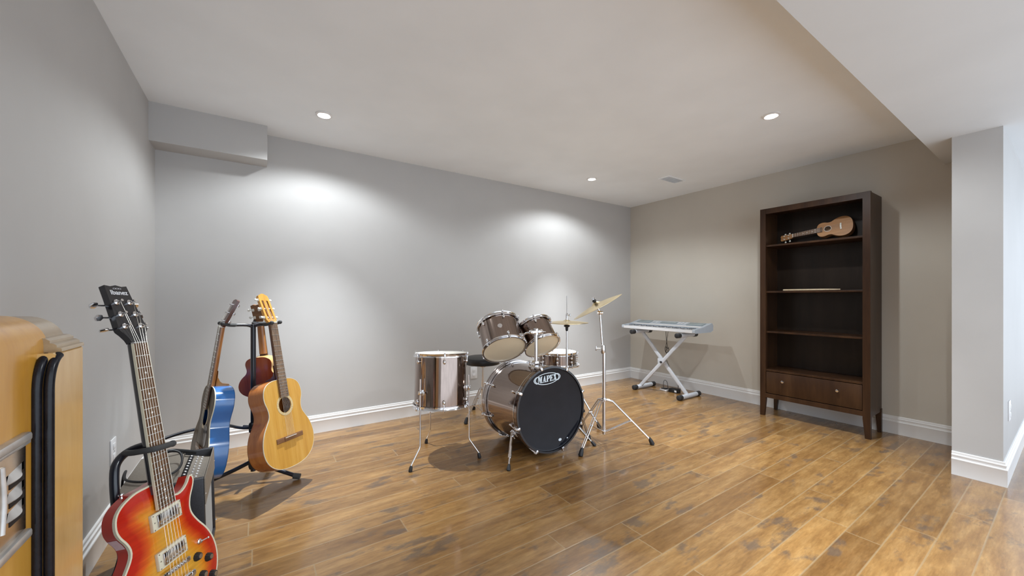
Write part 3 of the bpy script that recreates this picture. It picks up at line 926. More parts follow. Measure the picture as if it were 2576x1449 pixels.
# multi stand
PB = V((-.015, 2.690, 0))
MS = thing('guitar_stand', 'tall black three-arm multi guitar stand in the left corner', 'guitar stand', T(PB.x, PB.y, 0))
bm = NB(); tube(bm, [(0, 0, .07), (0, 0, .925)], .0135, 16); link('pole', bm, M['black_tube'], MS)
bm = NB(); lathe(bm, [(.020, .085), (.024, .10), (.024, .15), (.018, .165)], 20); link('hub', bm, M['black_matte'], MS)
bm = NB(); lathe(bm, [(.020, .300), (.022, .305), (.022, .345), (.018, .352)], 20)
tube(bm, [(.015, 0, .325), (.038, 0, .325)], .005, 8); link('collar', bm, M['black_matte'], MS)
for ang in (-24, 162, 69):
    d = V((cos(radians(ang)), sin(radians(ang)), 0)); L = .235 if ang == -24 else .26
    bm = NB(); tube(bm, [V((0, 0, .125)) + d * .012, d * (L * .4) + V((0, 0, .082)), d * L + V((0, 0, .020))], .0115, 12, sub=4); lg = link('leg', bm, M['black_tube'], MS)
    bm = NB(); tube(bm, [d * (L - .018) + V((0, 0, .0235)), d * (L + .018) + V((0, 0, .0165))], .0160, 14); link('rubber_foot', bm, M['foam'], lg)
for ang, z in ((-44, .925), (195, .925), (75, .925)):
    d = V((cos(radians(ang)), sin(radians(ang)), 0)); q = V((-d.y, d.x, 0)); L = .093
    bm = NB(); tube(bm, [V((0, 0, z - .018)), d * .03 + V((0, 0, z - .004)), d * L + V((0, 0, z))], .0085, 12, sub=3); a = link('arm', bm, M['black_tube'], MS)
    for s in (-1, 1):
        bm = NB(); wd_ = .030
        e = d * (L + .058) + q * (s * wd_) + V((0, 0, z + .012))
        tube(bm, [d * (L - .006) + V((0, 0, z)), d * (L + .004) + q * (s * wd_ * .85) + V((0, 0, z)), d * (L + .03) + q * (s * wd_) + V((0, 0, z + .003)), e], .0088, 10, sub=3)
        ball(bm, e, .0115)
        link('yoke_prong', bm, M['foam'], a)
for ang in (-44, 195, 75):
    d = V((cos(radians(ang)), sin(radians(ang)), 0)); q = V((-d.y, d.x, 0)); z = .322
    bm = NB()
    if ang == 195:
        tube(bm, [V((0, 0, z)), d * .05 - q * .05 + V((0, 0, z)), d * .12 - q * .205 + V((0, 0, z)), d * .28 - q * .225 + V((0, 0, z - .006)), d * .40 - q * .20 + V((0, 0, z - .02))], .0085, 10, sub=4)
    else:
        tube(bm, [q * -.06 + d * .04 + V((0, 0, z)), d * .02 + V((0, 0, z)), q * .06 + d * .04 + V((0, 0, z))], .0085, 10, sub=4)
    link('back_rest', bm, M['black_tube'], MS)

# ---------- soprano ukulele on the bookcase shelf
XBK = 4.150      # bookcase back panel face
uyy = V((0.0, 1, 0)); lean = radians(13)
# local Y (towards head) runs along +y and slightly down; face looks to -x
ydir = V((0, cos(radians(6.0)), -sin(radians(6.0))))
zdir = V((-cos(lean), 0, sin(lean))); zdir = (zdir - ydir * zdir.dot(ydir)).normalized(); xdir = ydir.cross(zdir)
MSU = frame((4.087, 1.128, 1.683), xdir, ydir, zdir)
SU = thing('ukulele', 'tan wooden ukulele leaning sideways on the top shelf of the bookcase', 'ukulele', MSU)
osu = full_outline(.475, .51)
acoustic(SU, osu, .052, .345, .166, .128, .034, .040, (0, .090), .0225,
         (M['koa'], M['koa'], M['koa'], M['koa'], M['rosewood'], M['koa'], M['ivory']), 4, 15, M['nylon'],
         head=(.105, .023, .027, 8), bridge=(.028, .0055), peg_m=M['ivory'], zf=.006, heel=False, rosette=M['ivory'], dots=(5, 7, 10, 12), dot_r=.0026)

# ================================================================== AMPLIFIER
AM = thing('guitar_amplifier', 'black and grey guitar amplifier with rows of knobs beside the left wall', 'amplifier', T(-.27, 2.035, 0) @ Matrix.Rotation(radians(-1.5), 4, 'Y'))
# local: x front +, y along wall ; size x -.125...115, y -.185...185, z 0...395
bm = NB()
w = .185
# hollow cabinet shell: sides, bottom, back, top rear
box(bm, (-.125, -w, .010), (.115, -w + .020, .395), bev=.004)
box(bm, (-.125, w - .020, .010), (.115, w, .395), bev=.004)
box(bm, (-.125, -w, .010), (.115, w, .030), bev=.004)
box(bm, (-.125, -w + .02, .03), (-.110, w - .02, .395))
link('cabinet', bm, M['amp_vinyl'], AM, smooth=30)
bm = NB(); box(bm, (-.1265, -w - .0015, .382), (.020, w + .0015, .400), bev=.005); link('top_panel', bm, M['amp_grey'], AM)
bm = NB()
CP = T(.020, 0, .386) @ Matrix.Rotation(radians(18), 4, 'Y')
box(bm, (0, -w + .012, -.010), (.078, w - .012, 0), CP)
cpn = link('control_panel', bm, M['amp_grey'], AM, smooth=0)
for k in range(10):
    y = -w + .035 + k * .030
    bm = NB(); lathe(bm, [(.0088, 0), (.0084, .010), (.0060, .012)], 16, CP @ T(.024, y, 0)); lathe(bm, [(.0055, .011), (.0055, .0135)], 12, CP @ T(.024, y, 0))
    kn = link('control_knob', bm, M['black_matte'], cpn)
    bm = NB(); lathe(bm, [(.0058, .0134), (.0040, .0148)], 12, CP @ T(.024, y, 0)); link('knob_cap', bm, M['steel'], kn)
bm = NB()
for k in range(11): lathe(bm, [(.0035, 0), (.0030, .005)], 8, CP @ T(.047, -w + .028 + k * .030, 0))
link('push_buttons', bm, M['kb_white'], cpn)
bm = NB()
for k in range(12): box(bm, (.060, -w + .024 + k * .028, 0), (.066, -w + .034 + k * .028, .0007), CP)
link('printed_marks', bm, M['kb_white'], cpn, smooth=0)
bm = NB(); 
prism(bm, [(.094, .362), (.116, .358), (.116, .300), (.106, .296), (.094, .300)], -w + .020, w - .020, Matrix(((1, 0, 0, 0), (0, 0, 1, 0), (0, 1, 0, 0), (0, 0, 0, 1))))
box(bm, (.1152, -w, .292), (.1185, w, .392), bev=.001)
link('front_rail', bm, M['amp_grey'], AM, smooth=0)
bm = NB(); box(bm, (.096, -w + .02, .03), (.106, w - .02, .300)); link('grille_cloth', bm, M['grille'], AM, smooth=0)
bm = NB()
for y, z in ((-w + .01, .33), (w - .01, .33), (-w + .01, .06), (w - .01, .06)): ball(bm, (.117, y, z), .004)
link('corner_rivets', bm, M['chrome'], AM)
bm = NB(); tube(bm, [(-.045, w - .03, .400), (-.045, w - .035, .416), (-.02, w - .035, .420), (.03, w - .035, .404), (.06, w - .035, .392)], .0085, 10, sub=4, flat=.6); link('handle', bm, M['black_matte'], AM)
for x in (-.10, .09):
    for y in (-w + .03, w - .03):
        bm = NB(); lathe(bm, [(.012, 0), (.014, .011)], 14, T(x, y, 0)); link('rubber_foot', bm, M['rubber'], AM)
# cables
bm = NB()
tube(bm, [(-.30, 1.95, .408), (-.315, 2.02, .44), (-.30, 2.09, .45), (-.262, 2.08, .435), (-.250, 2.01, .412), (-.268, 1.93, .409), (-.335, 1.90, .409), (-.40, 1.96, .408), (-.42, 2.06, .408), (-.445, 2.13, .33), (-.45, 2.15, .12), (-.46, 2.10, .012), (-.47, 1.95, .008)], .0042, 8, sub=6)
tag(link('cable', bm, M['cable']), 'black cable looped on top of the amplifier and falling behind it', 'cable')
bm = NB()
tube(bm, [(-.40, 1.93, .009), (-.44, 1.78, .008), (-.485, 1.60, .008), (-.50, 1.46, .008), (-.47, 1.33, .008), (-.40, 1.28, .008), (-.34, 1.32, .008)], .0040, 8, sub=6)
tube(bm, [(-.36, 1.96, .008), (-.40, 1.80, .008), (-.455, 1.62, .008), (-.480, 1.50, .015), (-.455, 1.38, .008), (-.41, 1.36, .008)], .0035, 8, sub=6)
tag(link('cable', bm, M['cable']), 'black cable lying on the floor along the left baseboard behind the stand', 'cable')

# ================================================================== OLD RADIO CABINET
RC = thing('radio_cabinet', 'old amber veneer console radio with rounded top and black ribbed moulding', 'cabinet', T(0, 0, 0))
XF = -.300
def cab_prof(xf, zt, r, xb=XL + .02, z0=.0, n=10):
    P = [(xb, z0), (xf, z0), (xf, zt - r)]
    P += [(xf - r + r * cos(pi / 2 * k / n), zt - r + r * sin(pi / 2 * k / n)) for k in range(1, n + 1)]
    P += [(xb, zt)]
    return P
XZ = Matrix(((1, 0, 0, 0), (0, 0, 1, 0), (0, 1, 0, 0), (0, 0, 0, 1)))
bm = NB(); prism(bm, cab_prof(XF, 1.050, .052), .38, .994, XZ); link('body', bm, M['radio'], RC, smooth=30)
bm = NB(); prism(bm, cab_prof(XF - .003, 1.046, .050), .994, 1.079, XZ); link('top_end', bm, M['radio_top'], RC, smooth=30)['label'] = 'greyish-brown end of the rounded top'
# wing with flat front
bm = NB(); prism(bm, [(XL + .03, 0), (-.280, 0), (-.280, .984), (-.283, .987), (XL + .03, .987)], .957, 1.079, XZ); link('side_wing', bm, M['radio_end'], RC, smooth=0)
# stepped moulding
bm = NB()
mp = [(-.325, .987), (-.277, .987), (-.275, .990), (-.280, .993), (-.285, .994), (-.285, .998), (-.289, 1.001), (-.293, 1.002), (-.293, 1.006), (-.298, 1.010), (-.303, 1.011), (-.325, 1.011)]
prism(bm, [(min(a, -.279), b) for a, b in mp], .980, 1.082, XZ); link('stepped_moulding', bm, M['radio_top'], RC, smooth=25)
# two black half-round ribs on the near edge of the wing, curving in at the top
for k, (dx, dy) in enumerate(((0.0, 0.0), (-.0125, -.004))):
    bm = NB()
    x0, y0 = -.2835 + dx, .946 + dy
    arc = [(x0 + .004 * (1 - cos(q)), y0 + .030 * (1 - cos(q)), .925 + .058 * sin(q)) for q in [pi / 2 * .9 * j / 12 for j in range(13)]]
    tube(bm, [(x0, y0, .0), (x0, y0, .5), (x0, y0, .90)] + arc, .0062, 14)
    link('ribbed_moulding', bm, M['ebony'], RC)
# louvred metal grille on the front
GY0, GY1 = .55, .914
def frontz(v, u): return 0
bm = NB()
Z0g, Z1g = .722, .858
box(bm, (XF - .004, GY0, Z1g), (XF + .010, GY1, Z1g + .014), bev=.004)
box(bm, (XF - .004, GY0, Z1g - .006), (XF + .006, GY1 + .006, Z1g), bev=.002)
box(bm, (XF - .004, GY0, Z0g - .014), (XF + .010, GY1, Z0g), bev=.004)
gf = link('grille_frame', bm, M['silvergrille'], RC)
bm = NB(); box(bm, (XF - .006, GY0, Z0g), (XF + .002, GY1, Z1g)); link('grille_plate', bm, M['bronze'], gf, smooth=0)
for k in range(3):
    z = .752 + k * .0272
    bm = NB()
    n = 8; A = []; B = []
    for i in range(n + 1):
        f = i / n; y = .858 + f * .050
        A.append(bm.verts.new((XF + .002 + .007 * sin(pi * min(1, f * 1.2)), y, z + .004 + .006 * f)))
        B.append(bm.verts.new((XF + .002, y, z + .016 + .006 * f)))
    C_ = [bm.verts.new(v.co + V((-.0015, 0, -.002))) for v in A]
    for i in range(n):
        bm.faces.new((A[i], A[i + 1], B[i + 1], B[i])); bm.faces.new((C_[i], C_[i + 1], A[i + 1], A[i]))
    link('louvre', bm, M['silvergrille'], gf)
    bm = NB(); box(bm, (XF + .0018, .866, z - .006), (XF + .0028, .908, z + .006)); link('louvre_slot_shade', bm, M['hole'], gf, smooth=0)  # flat dark plate painting the shade inside the louvre opening
bm = NB(); tube(bm, [(XF + .001, .846, .745), (XF + .002, .849, .79), (XF + .001, .846, .84)], .0045, 10, sub=4, flat=.6); link('grille_boss', bm, M['silvergrille'], gf)

# ================================================================== DRUMS
def lug_bm(bm, m, L=.028, rodL=.05, rod=True):
    """m: frame with +z outwards, +y towards the hoop"""
    vs = ball(bm, (0, 0, 0), .012, .85, 1.25, .75, 12, 8); bmesh.ops.transform(bm, matrix=m @ T(0, 0, .009), verts=vs)
    lathe(bm, [(.0085, -.001), (.0085, .006)], 12, m)

def drum(root, R, L, nl, lugz=.055, wrap=None, top_m=None, bot_m=None, hoop_m=None, seg=72, lowhoop=True, lug_off=0.0, deep=False):
    wrap = wrap or M['wrap']; hoop_m = hoop_m or M['chrome']
    Rs = R - .014
    bm = NB(); ringlathe(bm, [(Rs, .014), (Rs, L - .014), (Rs - .006, L - .012), (Rs - .006, .012)], seg); link('shell', bm, wrap, root, smooth=30)
    for zt, s in ((L, -1), (0, 1)):
        bm = NB()
        z = lambda q: zt + s * q
        prof = [(R - .003, z(0)), (R, z(.001)), (R - .004, z(.005)), (R - .006, z(.016)), (R - .001, z(.019)), (R - .001, z(.024)), (R - .010, z(.024)), (R - .011, z(.002)), (R - .006, z(0))]
        ringlathe(bm, prof, seg); link('hoop', bm, hoop_m, root, smooth=50)
        bm = NB(); lathe(bm, [(R - .0115, z(.016)), (R - .0120, z(.0085)), (R - .020, z(.0075)), (0, z(.0075))], seg, cap0=False, cap1=False)
        link('drumhead', bm, (top_m if zt else bot_m) or M['head'], root, smooth=50)
    for i in range(nl):
        a = 2 * pi * (i + lug_off) / nl
        rd = V((cos(a), sin(a), 0))
        for zt, s in ((L, -1), (0, 1)):
            zc = zt + s * lugz
            bm = NB()
            m = frame(rd * Rs + V((0, 0, zc)), (-rd.y, rd.x, 0), (0, 0, 1), rd)
            lug_bm(bm, m)
            lg = link('lug', bm, M['chrome'], root)
            bm = NB()
            p = rd * (R + .002)
            tube(bm, [rd * (Rs + .011) + V((0, 0, zc)), V((p.x, p.y, zt + s * .016)), V((p.x, p.y, zt + s * .004))], .0028, 8)
            box(bm, (-.006, -.006, -.006), (.006, .004, .006), frame(V((p.x, p.y, zt + s * .012)), (-rd.y, rd.x, 0), rd, (0, 0, 1)), bev=.0015)
            lathe(bm, [(.0055, -.002), (.0055, .005), (.003, .008)], 10, frame(V((p.x, p.y, zt + s * .002)), (1, 0, 0), (0, s * -1.0, 0), (0, 0, -s)))
            link('tension_rod', bm, M['chrome'], lg)

# floor tom
FT = thing('floor_tom', 'large floor tom drum in brushed bronze wrap standing on three chrome legs', 'drum', T(1.045, 2.430, 0))
def drum_at(root, mw, **kw):
    """build drum parts in a local frame under root"""
    drum(root, **kw)
    for o in COL.objects:
        if o.parent == root or (o.parent and o.parent.parent == root): o.data.transform(mw)
drum_at(FT, T(0, 0, .526) @ Matrix.Rotation(radians(-4.5), 4, V((.8308, -.5565, 0))) @ T(0, 0, -.180), R=.188, L=.360, nl=6, lugz=.052, top_m=M['coated'], lug_off=.22)
for fx, fy in ((.792, 2.316), (1.250, 2.257), (1.046, 2.706)):
    d = V((fx - 1.045, fy - 2.430, 0)); rr = d.length; d.normalize()
    rs = .192
    bm = NB()
    tube(bm, [d * rs + V((0, 0, .560)), d * (rs + .002) + V((0, 0, .30)), d * (rs + .002) + V((0, 0, .135)), d * (rs + .008) + V((0, 0, .118)), d * (rr - .006) + V((0, 0, .035))], .0050, 10)
    lg = link('leg', bm, M['chrome'], FT)
    bm = NB(); lathe(bm, [(.010, 0), (.012, .004), (.011, .022), (.008, .034)], 14, zframe(d * rr, V((0, 0, 1)) - d * .25)); link('rubber_foot', bm, M['rubber'], lg)
    bm = NB()
    m = frame(d * .172 + V((0, 0, .470)), (-d.y, d.x, 0), (0, 0, 1), d)
    box(bm, (-.014, -.020, 0), (.014, .020, .012), m, bev=.004)
    box(bm, (-.011, -.012, .010), (.011, .012, .032), m, bev=.004)
    tube(bm, [m @ V((.008, 0, .022)), m @ V((.032, 0, .022))], .004, 8)
    box(bm, (.030, -.012, .019), (.036, .012, .025), m, bev=.002)
    link('leg_bracket', bm, M['chrome'], FT)

# rack toms
def rack_tom(c, ax, R, L, nl, label, off, badge=None):
    z = V(ax).normalized(); mw = zframe(c, z, (1, 0, 0))
    t = thing('rack_tom', label, 'drum', mw)
    drum(t, R, L, nl, lugz=.045, top_m=M['coated'], bot_m=M['head'], lug_off=off)
    return t, mw
T1, m1 = rack_tom((1.495, 2.325, .698), (.137, .644, .753), .165, .237, 6, 'larger tilted rack tom drum mounted left above the bass drum', .30)
T2, m2 = rack_tom((1.821, 2.295, .704), (.052, .66, .749), .145, .205, 5, 'smaller tilted rack tom drum mounted right above the bass drum', .35)
# round badge on the larger tom
bm = NB(); a = math.atan2(*((m1.inverted() @ V((1.40, 1.9, .80))).yx)); a = radians(-118)
rd = V((cos(a), sin(a), 0)); lathe(bm, [(.017, 0), (.017, .002), (.004, .004)], 24, frame(rd * .151 + V((0, 0, .118)), (-rd.y, rd.x, 0), (0, 0, 1), rd)); link('badge', bm, M['chrome'], T1)

# bass drum: local z = axis towards the camera side (front)
BC = V((1.692, 2.027, .311)); bax = V((-.023, -.999, .040)).normalized()
LB = .480
BDm = zframe(BC - bax * LB, bax, (1, 0, 0))      # origin at the rear rim
BD = thing('bass_drum', 'bass drum with black front head reading MAPEX', 'drum', BDm)
R = .295; Rs = .279
bm = NB(); ringlathe(bm, [(Rs, .030), (Rs, LB - .030), (Rs - .007, LB - .028), (Rs - .007, .028)], 96); link('shell', bm, M['wrap'], BD, smooth=30)
for z0, z1 in ((0, .040), (LB - .040, LB)):
    bm = NB(); ringlathe(bm, [(R - .002, z0), (R, z0 + .002), (R, z1 - .002), (R - .002, z1), (R - .013, z1), (R - .013, z0)], 96)
    hp_ = link('hoop', bm, M['wrap'], BD, smooth=30)
    bm = NB()
    za, zb = (z1, z1 + .008) if z0 == 0 else (z0 - .008, z0)
    ringlathe(bm, [(R - .0135, za), (R - .003, za), (R - .003, zb), (R - .0135, zb)], 96); link('flesh_hoop', bm, M['chrome'], hp_)
    bm = NB()
    for q in ((z0 + .004, z0 + .0095), (z1 - .0095, z1 - .004)):
        ringlathe(bm, [(R - .001, q[0]), (R + .0005, q[0]), (R + .0005, q[1]), (R - .001, q[1])], 96)
    link('hoop_stripe', bm, M['black'] if z0 else M['chrome'], hp_)
bm = NB(); lathe(bm, [(R - .0135, LB - .004), (R - .015, LB - .010), (R - .022, LB - .012), (0, LB - .012)], 96, cap0=False, cap1=False); hb = link('drumhead', bm, M['blackhead'], BD); hb['label'] = 'glossy black front head'
bm = NB(); lathe(bm, [(R - .0135, .004), (R - .022, .012), (0, .012)], 96, cap0=False, cap1=False); link('drumhead', bm, M['coated'], BD)
bm = NB(); ringlathe(bm, [(R - .0135, LB - .0005), (R - .0015, LB - .0005), (R - .0015, LB + .0012), (R - .0135, LB + .0012)], 96); link('hoop_face', bm, M['black'], BD)['label'] = 'glossy black hoop face'
for i in range(8):
    a = 2 * pi * (i + .37) / 8; rd = V((cos(a), sin(a), 0))
    for zt, s in ((LB, -1), (0, 1)):
        m = frame(rd * Rs + V((0, 0, zt + s * .105)), (-rd.y, rd.x, 0), (0, 0, 1), rd)
        bm = NB(); lug_bm(bm, m); lg = link('lug', bm, M['chrome'], BD)
        bm = NB(); tube(bm, [rd * (Rs + .012) + V((0, 0, zt + s * .105)), rd * (R + .009) + V((0, 0, zt + s * .03))], .0032, 8)
        c = rd * (R + .004)
        mm = frame(V((c.x, c.y, zt)), (-rd.y, rd.x, 0), rd, (0, 0, 1))
        box(bm, (-.010, -.004, -.044 if s == -1 else -.004), (.010, .006, .004 if s == -1 else .044), mm, bev=.003)
        box(bm, (-.009, -.016, 0 if s == -1 else -.008), (.009, .004, .008 if s == -1 else 0), mm, bev=.002)
        vs = ball(bm, (0, .008, s * .010), .009, 1, .8, 1.6); bmesh.ops.transform(bm, matrix=mm, verts=vs)
        link('claw_hook', bm, M['chrome'], lg)
# spurs
for s in (-1, 1):
    ang = radians(198) if s == -1 else radians(-18)
    # bracket on shell
    # world foot position of the left spur measured at (1.304,1.987); mirror for the other
    foot = V((1.304, 1.987, 0)) if s == -1 else V((2.050, 1.970, 0))
    iB = BDm.inverted(); fl_ = iB @ foot
    za = LB - .095
    # shell point below middle
    a = radians(-151) if s == -1 else radians(-29)
    # local x ~ world x, local y ~ world up or down; find which
    upl = (iB.to_3x3() @ V((0, 0, 1))); sg = 1 if upl.y > 0 else -1
    rd = V((cos(a), sin(a) * sg, 0))
    P0 = rd * (Rs + .004) + V((0, 0, za))
    m = frame(P0, (-rd.y, rd.x, 0), (0, 0, 1), rd)
    bm = NB(); box(bm, (-.022, -.026, -.004), (.022, .026, .012), m, bev=.005); lathe(bm, [(.017, .008), (.017, .030), (.010, .034)], 18, m)
    tube(bm, [m @ V((-.03 * s * sg, 0, .022)), m @ V((.03 * s * sg, 0, .022))], .006, 10)
    br = link('spur_bracket', bm, M['chrome'], BD)
    bm = NB(); P1 = m @ V((0, 0, .030)); d = (fl_ - P1)
    tube(bm, [P1, P1 + d * .62], .0105, 12); tube(bm, [P1 + d * .55, P1 + d * .93], .0062, 10)
    lathe(bm, [(.012, -.012), (.012, .012)], 12, zframe(P1 + d * .60, d, (1, 0, 0)))
    sp = link('spur', bm, M['chrome'], BD)
    bm = NB(); lathe(bm, [(.011, 0), (.013, .006), (.011, .028), (.008, .042)], 14, zframe(fl_, -d, (1, 0, 0))); link('rubber_foot', bm, M['rubber'], sp)
# tom mount on the top of the shell
iB = BDm.inverted()
def bl_(p): return iB @ V(p)
post = V((1.660, 2.170, 0))
upl = (iB.to_3x3() @ V((0, 0, 1))).normalized()
bm = NB()
mt = zframe(bl_((post.x, post.y, .578)), upl, (1, 0, 0))
box(bm, (-.034, -.042, 0), (.034, .042, .016), mt, bev=.006)
box(bm, (-.022, -.022, .012), (.022, .022, .052), mt, bev=.007)
tube(bm, [mt @ V((.02, .0, .036)), mt @ V((.045, 0, .036))], .005, 8); box(bm, (.042, -.014, .031), (.050, .014, .041), mt, bev=.002)
tube(bm, [mt @ V((-.02, .0, .036)), mt @ V((-.045, 0, .034))], .005, 8); ball(bm, mt @ V((-.05, 0, .034)), .010)
link('mount_bracket', bm, M['chrome'], BD)
bm = NB(); tube(bm, [bl_((post.x, post.y, .60)), bl_((post.x, post.y, .835))], .0125, 18); link('tom_post', bm, M['chrome'], BD)
bm = NB(); mt = zframe(bl_((post.x, post.y, .835)), upl, (1, 0, 0))
box(bm, (-.055, -.018, -.014), (.055, .018, .014), mt, bev=.008, seg=3); lathe(bm, [(.020, -.020), (.020, .020), (.012, .026)], 20, mt)
link('tom_holder_head', bm, M['chrome'], BD)
for s, tgt in ((-1, V((1.578, 2.235, .805))), (1, V((1.745, 2.235, .800)))):
    bm = NB()
    p0 = V((post.x + s * .045, post.y, .835)); pm = (p0 + tgt) / 2 + V((s * .01, -.01, .006))
    tube(bm, [bl_(p0), bl_(pm), bl_(tgt)], .0080, 12, sub=4)
    ball(bm, bl_(p0), .017)
    box(bm, (-.020, -.022, -.010), (.020, .022, .014), zframe(bl_(tgt), iB.to_3x3() @ (p0 - tgt), (0, 1, 0)), bev=.005)
    tube(bm, [bl_(p0 + V((0, -.02, 0))), bl_(p0 + V((s * .01, -.042, .0)))], .0045, 8)
    link('tom_arm', bm, M['chrome'], BD)
# logo
logo_off = V((-.028, .212 * (1 if upl.y > 0 else -1), LB - .0112))
upy = 1 if upl.y > 0 else -1
ML = frame(logo_off, (1 * (upy), 0, 0) if False else (1, 0, 0), (0, upy, 0), (0, 0, upy))
ML = ML @ Matrix.Rotation(radians(3), 4, 'Z')
def quad(bm, pts): 
    a = [bm.verts.new((p[0], p[1], 0)) for p in pts]; bm.faces.new(a)
def letter(bm, strokes, ox, sc_, shear=.14):
    for st in strokes:
        pts = [((ox + (x + shear * y)) * sc_, y * sc_) for x, y in st]
        quad(bm, pts)
def rect(x0, y0, x1, y1): return [(x0, y0), (x1, y0), (x1, y1), (x0, y1)]
Ls = {
 'M': ([rect(.03, 0, .15, 1), rect(-.04, 0, .24, .09), rect(-.04, .91, .20, 1), rect(.52, 0, .78, 1), rect(.44, 0, .88, .09), rect(.60, .91, .88, 1), [(.10, 1), (.33, 1), (.46, .30), (.38, .02)], [(.38, .02), (.46, .30), (.60, 1), (.50, .9)]], .93),
 'A': ([[(.05, 0), (.15, 0), (.40, .86), (.34, 1)], [(.40, 0), (.68, 0), (.46, 1), (.30, 1)], rect(-.04, 0, .22, .09), rect(.32, 0, .76, .09), rect(.18, .26, .50, .36)], .78),
 'P': ([rect(.06, 0, .32, 1), rect(-.02, 0, .42, .09), rect(-.02, .91, .46, 1), rect(.30, .42, .52, .51), [(.44, .42), (.60, .50), (.68, .62), (.68, .80), (.60, .93), (.44, 1), (.44, .90), (.46, .80), (.46, .60), (.44, .52)]], .70),
 'E': ([rect(.06, 0, .32, 1), rect(-.02, 0, .64, .09), rect(-.02, .91, .64, 1), rect(.54, 0, .64, .26), rect(.54, .74, .64, 1), rect(.30, .46, .50, .55), rect(.44, .38, .51, .64)], .70),
 'X': ([[(.04, 1), (.34, 1), (.72, 0), (.42, 0)], [(.04, 0), (.16, 0), (.62, 1), (.50, 1)], rect(-.03, 0, .26, .09), rect(.34, 0, .78, .09), rect(-.02, .91, .42, 1), rect(.42, .91, .72, 1)], .78)}
bm = NB(); W_ = sum(Ls[c][1] for c in 'MAPEX'); x = -W_ / 2 - .02; hs = .0435
for c in 'MAPEX':
    letter(bm, Ls[c][0], x, hs); x += Ls[c][1]
lathe(bm, [(.002, 0), (.002, .0001)], 8, T(x * hs + .003, .003, 0), cap1=True)
bmesh.ops.translate(bm, verts=bm.verts, vec=(0, -hs / 2, 0))
bmesh.ops.scale(bm, verts=bm.verts, vec=(.98, 1, 1))
bmesh.ops.transform(bm, matrix=ML @ T(0, 0, .0006), verts=bm.verts)
lt = link('logo_lettering', bm, M['logo'], hb, smooth=0)
bm = NB()
def oval(bm, a0, b0, a1, b1, cx=0, n=64, t0=0, t1=2 * pi, z=.0003):
    i_ = [bm.verts.new((cx + a0 * cos(t0 + (t1 - t0) * k / n), b0 * sin(t0 + (t1 - t0) * k / n), z)) for k in range(n + 1)]
    o_ = [bm.verts.new((cx + a1 * cos(t0 + (t1 - t0) * k / n), b1 * sin(t0 + (t1 - t0) * k / n), z)) for k in range(n + 1)]
    for k in range(n): bm.faces.new((i_[k], i_[k + 1], o_[k + 1], o_[k]))
oval(bm, .099, .0350, .106, .0395)
oval(bm, .110, .0375, .116, .0405, 0, 24, radians(-38), radians(38))
oval(bm, .110, .0375, .116, .0405, 0, 24, radians(142), radians(218))
bmesh.ops.transform(bm, matrix=ML, verts=bm.verts)
link('logo_oval', bm, M['logo'], hb, smooth=0)
# small mark low on the head
for a_, b_, c_x in ((.014, .010, 0), (.006, .004, .066)):
    bm = NB(); oval(bm, .0, .0, a_, b_, c_x, 16)
    bmesh.ops.transform(bm, matrix=frame(V((.070, -.222 * upy, LB - .0112)), (1, 0, 0), (0, upy, 0), (0, 0, upy)), verts=bm.verts)
    link('small_mark', bm, M['logo'], hb, smooth=0)
# pedal behind the bass drum
PD = thing('bass_drum_pedal', 'chrome bass drum pedal on the floor behind the bass drum', 'pedal', T(1.715, 2.60, 0))
bm = NB(); box(bm, (-.045, -.03, .002), (.045, .24, .008), bev=.002); link('base_plate', bm, M['steel'], PD)
bm = NB(); box(bm, (-.035, .0, 0), (.035, .22, .006), T(0, .005, .012) @ Matrix.Rotation(radians(-12), 4, 'X') @ T(0, 0, .045), bev=.002); link('footboard', bm, M['chrome'], PD)
for s in (-1, 1):
    bm = NB(); tube(bm, [(s * .045, -.015, .006), (s * .045, -.015, .19)], .006, 10); link('post', bm, M['chrome'], PD)
bm = NB(); tube(bm, [(-.047, -.015, .185), (.047, -.015, .185)], .006, 10); tube(bm, [(0, -.015, .185), (0, .03, .33)], .0035, 8); ball(bm, (0, .03, .335), .022); link('beater', bm, M['chrome'], PD)

# snare drum and stand
SN = thing('snare_drum', 'shallow chrome-edged snare drum behind the hi-hat stand', 'drum', T(2.330, 2.720, .452))
drum(SN, .186, .130, 8, lugz=.048, top_m=M['coated'], lug_off=.1)
bm = NB(); box(bm, (-.012, .165, .03), (.012, .198, .105), bev=.004); tube(bm, [(0, .19, .10), (0, .205, .06)], .004, 8); link('strainer', bm, M['chrome'], SN)

